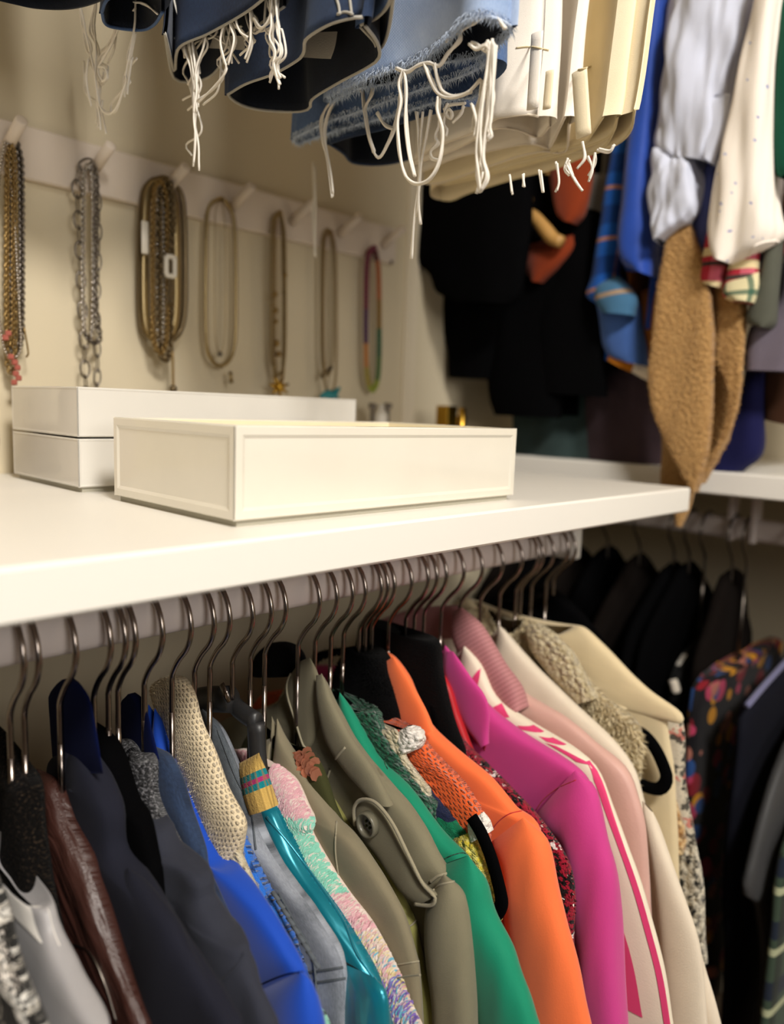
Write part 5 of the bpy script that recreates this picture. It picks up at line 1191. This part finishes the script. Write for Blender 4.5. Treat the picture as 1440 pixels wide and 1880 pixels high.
# folded clothes on the far shelf
f = thing('folded_sweater', 'dark teal knit heaped on the far shelf under the black clothes', 'sweater', (13.4, 8.2, -.82))
part_px('bundle', f, [(990, 700), (952, 740), (948, 800), (950, 846)], [(1050, 690), (1100, 730), (1110, 790), (1106, 852)], 13.4, .5, U['tealdark'], m=30, n=48, wr=.16, seed=31, captop=True, capbot=True, e=2.6)
f = thing('folded_sweater', 'dark plum knit heaped on the far shelf beside the tan coat', 'sweater', (13.5, 6.9, -.82))
part_px('bundle', f, [(1100, 670), (1090, 740), (1086, 800), (1090, 850)], [(1180, 660), (1214, 720), (1226, 800), (1226, 862)], 13.4, .5, U['plumdark'], m=30, n=48, wr=.18, seed=32, captop=True, capbot=True, e=2.6)

# ---------------------------------------------------------------- clothes on the right hand wall, lower rail
Bm = {}
Bm['flower'] = spots('dark_floral', '#0d0b10', ['#7a1420', '#b03a5a', '#c98a1c', '#24467e', '#a86a5a'], 1.5, .34)
Bm['dots'] = spots('black_white_dots', '#0a0a0c', ['#d8d2c8'], .85, .26)
Bm['navy'] = plain('lower_navy', '#14151e', .8)
Bm['silver'] = plain('charcoal_satin', '#3f3f40', .5, .1, .1, 30, .2, .5)
Bm['gplaid'] = striped('green_cream_plaid', '#39483a', [(1, 1.0, .1, .3, '#1b2433', 1, 0), (0, .7, .1, .18, '#1d241c', .8, 0), (1, 1.0, .55, .12, '#b8bc98', .9, 0)], .9, .2)
Bm['brownblack'] = plain('brown_black', '#15110f', .95, .2, .2, 50, .2, .1)
def bcoat(label, cat, name, y, mat, tip=12.45, ztip=-4.1, T=.16, zn=-2.75, zb=-11, low=12.2, seed=0, edge=None, carries=None):
    root = thing(name, label, cat, (XR, y, -3.0))
    if edge is not None:
        L = crs(un(edge, 1, y - .5 * T), 30); last = L[-1].copy()
        L = np.vstack([L, [[last[0], last[1], z] for z in np.linspace(last[2], zb, 7)[1:]]]) if zb < last[2] else L
        L[:, 0] = np.minimum(L[:, 0], XR - .05)
    else:
        L = crs([(XR - .12, y, zn + .1), (XR - .45, y, zn - .1), (tip + .45, y, ztip + .55), (tip, y, ztip), (tip - .12, y, ztip - .9), (low, y, ztip - 3.5), (low - .05, y, zb)], 34)
    R = L.copy(); R[:, 0] = 2 * XR - L[:, 0]
    loft('body', R, L, T, mat, root, YD * 1.0, n=36, e=3, wr=.05, seed=seed, dip=.3)
    hk = thing('clothes_hanger', 'black hanger with steel hook carrying the ' + (carries or label.split(' hanging')[0]), 'hanger', (XR, y, -2.9), 'hangers on the far right lower rail')
    h = hook_pts(); tube('hook', np.stack([XR - h[:, 0], np.full(len(h), y), -2.95 + h[:, 1] * 1.0], 1), .026, M['gunmetal'], hk)
    k1 = np.argmin(np.abs(L[:, 0] - (XR - .9))); k2 = np.argmin(np.abs(L[:, 0] - (XR - 1.3))); z1 = L[k1, 2] - .6; z2 = min(L[k2, 2], z1) - .6; z0 = min(-2.9, L[0, 2] - .3)
    if z0 < -3.0: tube('neck', [(XR, y, -2.9), (XR, y, z0)], .027, M['gunmetal'], hk)
    a = crs([(XR - 1.3, y, z2), (XR - .9, y, z1), (XR, y, z0), (XR + .9, y, z1), (XR + 1.3, y, z2)], 20)
    tube('shoulder_bar', a, .07, M['velvet'], hk, flat=((0, 1, 0), .5))
    return root
for i, (y, cat, kind, place) in enumerate([(9.6, 'dress', 'black dress', 'deepest in the corner'), (8.9, 'coat', 'black wool coat', 'second from the corner'), (8.2, 'blouse', 'black satin blouse', 'third from the corner'),
                                           (7.5, 'jacket', 'brown black jacket', 'fourth from the corner'), (6.8, 'jacket', 'black padded jacket', 'fifth from the corner'), (6.1, 'coat', 'long black coat', 'sixth from the corner')]):
    bcoat(kind + ' ' + place + ' on the far lower rail', cat, cat, y, [Bm['brownblack'], U['black']][i % 2], seed=40 + i, zn=-2.7 - .05 * (i % 3), carries=kind + ' ' + place)
bcoat('black velvet blazer hanging directly behind the dotted jacket', 'blazer', 'blazer', 5.8, U['black'], seed=48, carries='black velvet blazer behind the dots')
bcoat('black gown directly behind the flowered dress on the far lower rail', 'dress', 'dress', 5.0, Bm['brownblack'], seed=49, tip=12.9, carries='black gown behind the flowers')
dj = bcoat('black jacket with large white dots hanging behind the cream coats', 'jacket', 'jacket', 5.5, Bm['dots'], seed=50, edge=[(1330, 1130), (1290, 1170), (1244, 1232), (1236, 1290), (1250, 1400), (1262, 1550), (1280, 1750)], carries='white dotted black jacket')
for a, c in (((1236, 1248), (1242, 1270)), ((1292, 1316), (1300, 1346))): line_px('white_dot', dj, [a, c], 5.3, .085, U['white'], 1, label='large white dot')
bcoat('black dress with bright multicolour flowers hanging in the lower right', 'dress', 'dress', 4.75, Bm['flower'], seed=51, edge=[(1410, 1170), (1370, 1206), (1330, 1226), (1280, 1256), (1268, 1340), (1262, 1450), (1276, 1600), (1294, 1800)], carries='bright flowered black dress')
nv = bcoat('deep navy jacket with painted shoulder highlight in the lower right', 'jacket', 'jacket', 3.95, Bm['navy'], seed=52, edge=[(1476, 1180), (1440, 1216), (1400, 1262), (1364, 1304), (1352, 1400), (1338, 1560), (1332, 1880)], carries='deep navy jacket')
tube('shoulder_highlight', crs(un([(1372, 1296), (1404, 1258), (1446, 1212)], 1, 3.75), 12), .05, plain('lavender_highlight', '#6f6f90', .7), nv, n=8)  # pale tube puts the shoulder's highlight into colour
bcoat('charcoal satin shirt near the lower right edge of the picture', 'shirt', 'shirt', 3.4, Bm['silver'], seed=53, edge=[(1490, 1300), (1446, 1370), (1422, 1430), (1400, 1500), (1380, 1580), (1368, 1640), (1392, 1668), (1402, 1760), (1392, 1880)], carries='charcoal satin shirt')
bcoat('green and cream plaid flannel shirt in the bottom right corner', 'shirt', 'plaid_shirt', 3.05, Bm['gplaid'], seed=54, edge=[(1480, 1470), (1442, 1556), (1428, 1620), (1420, 1700), (1410, 1800), (1400, 1890)], carries='green plaid flannel shirt')
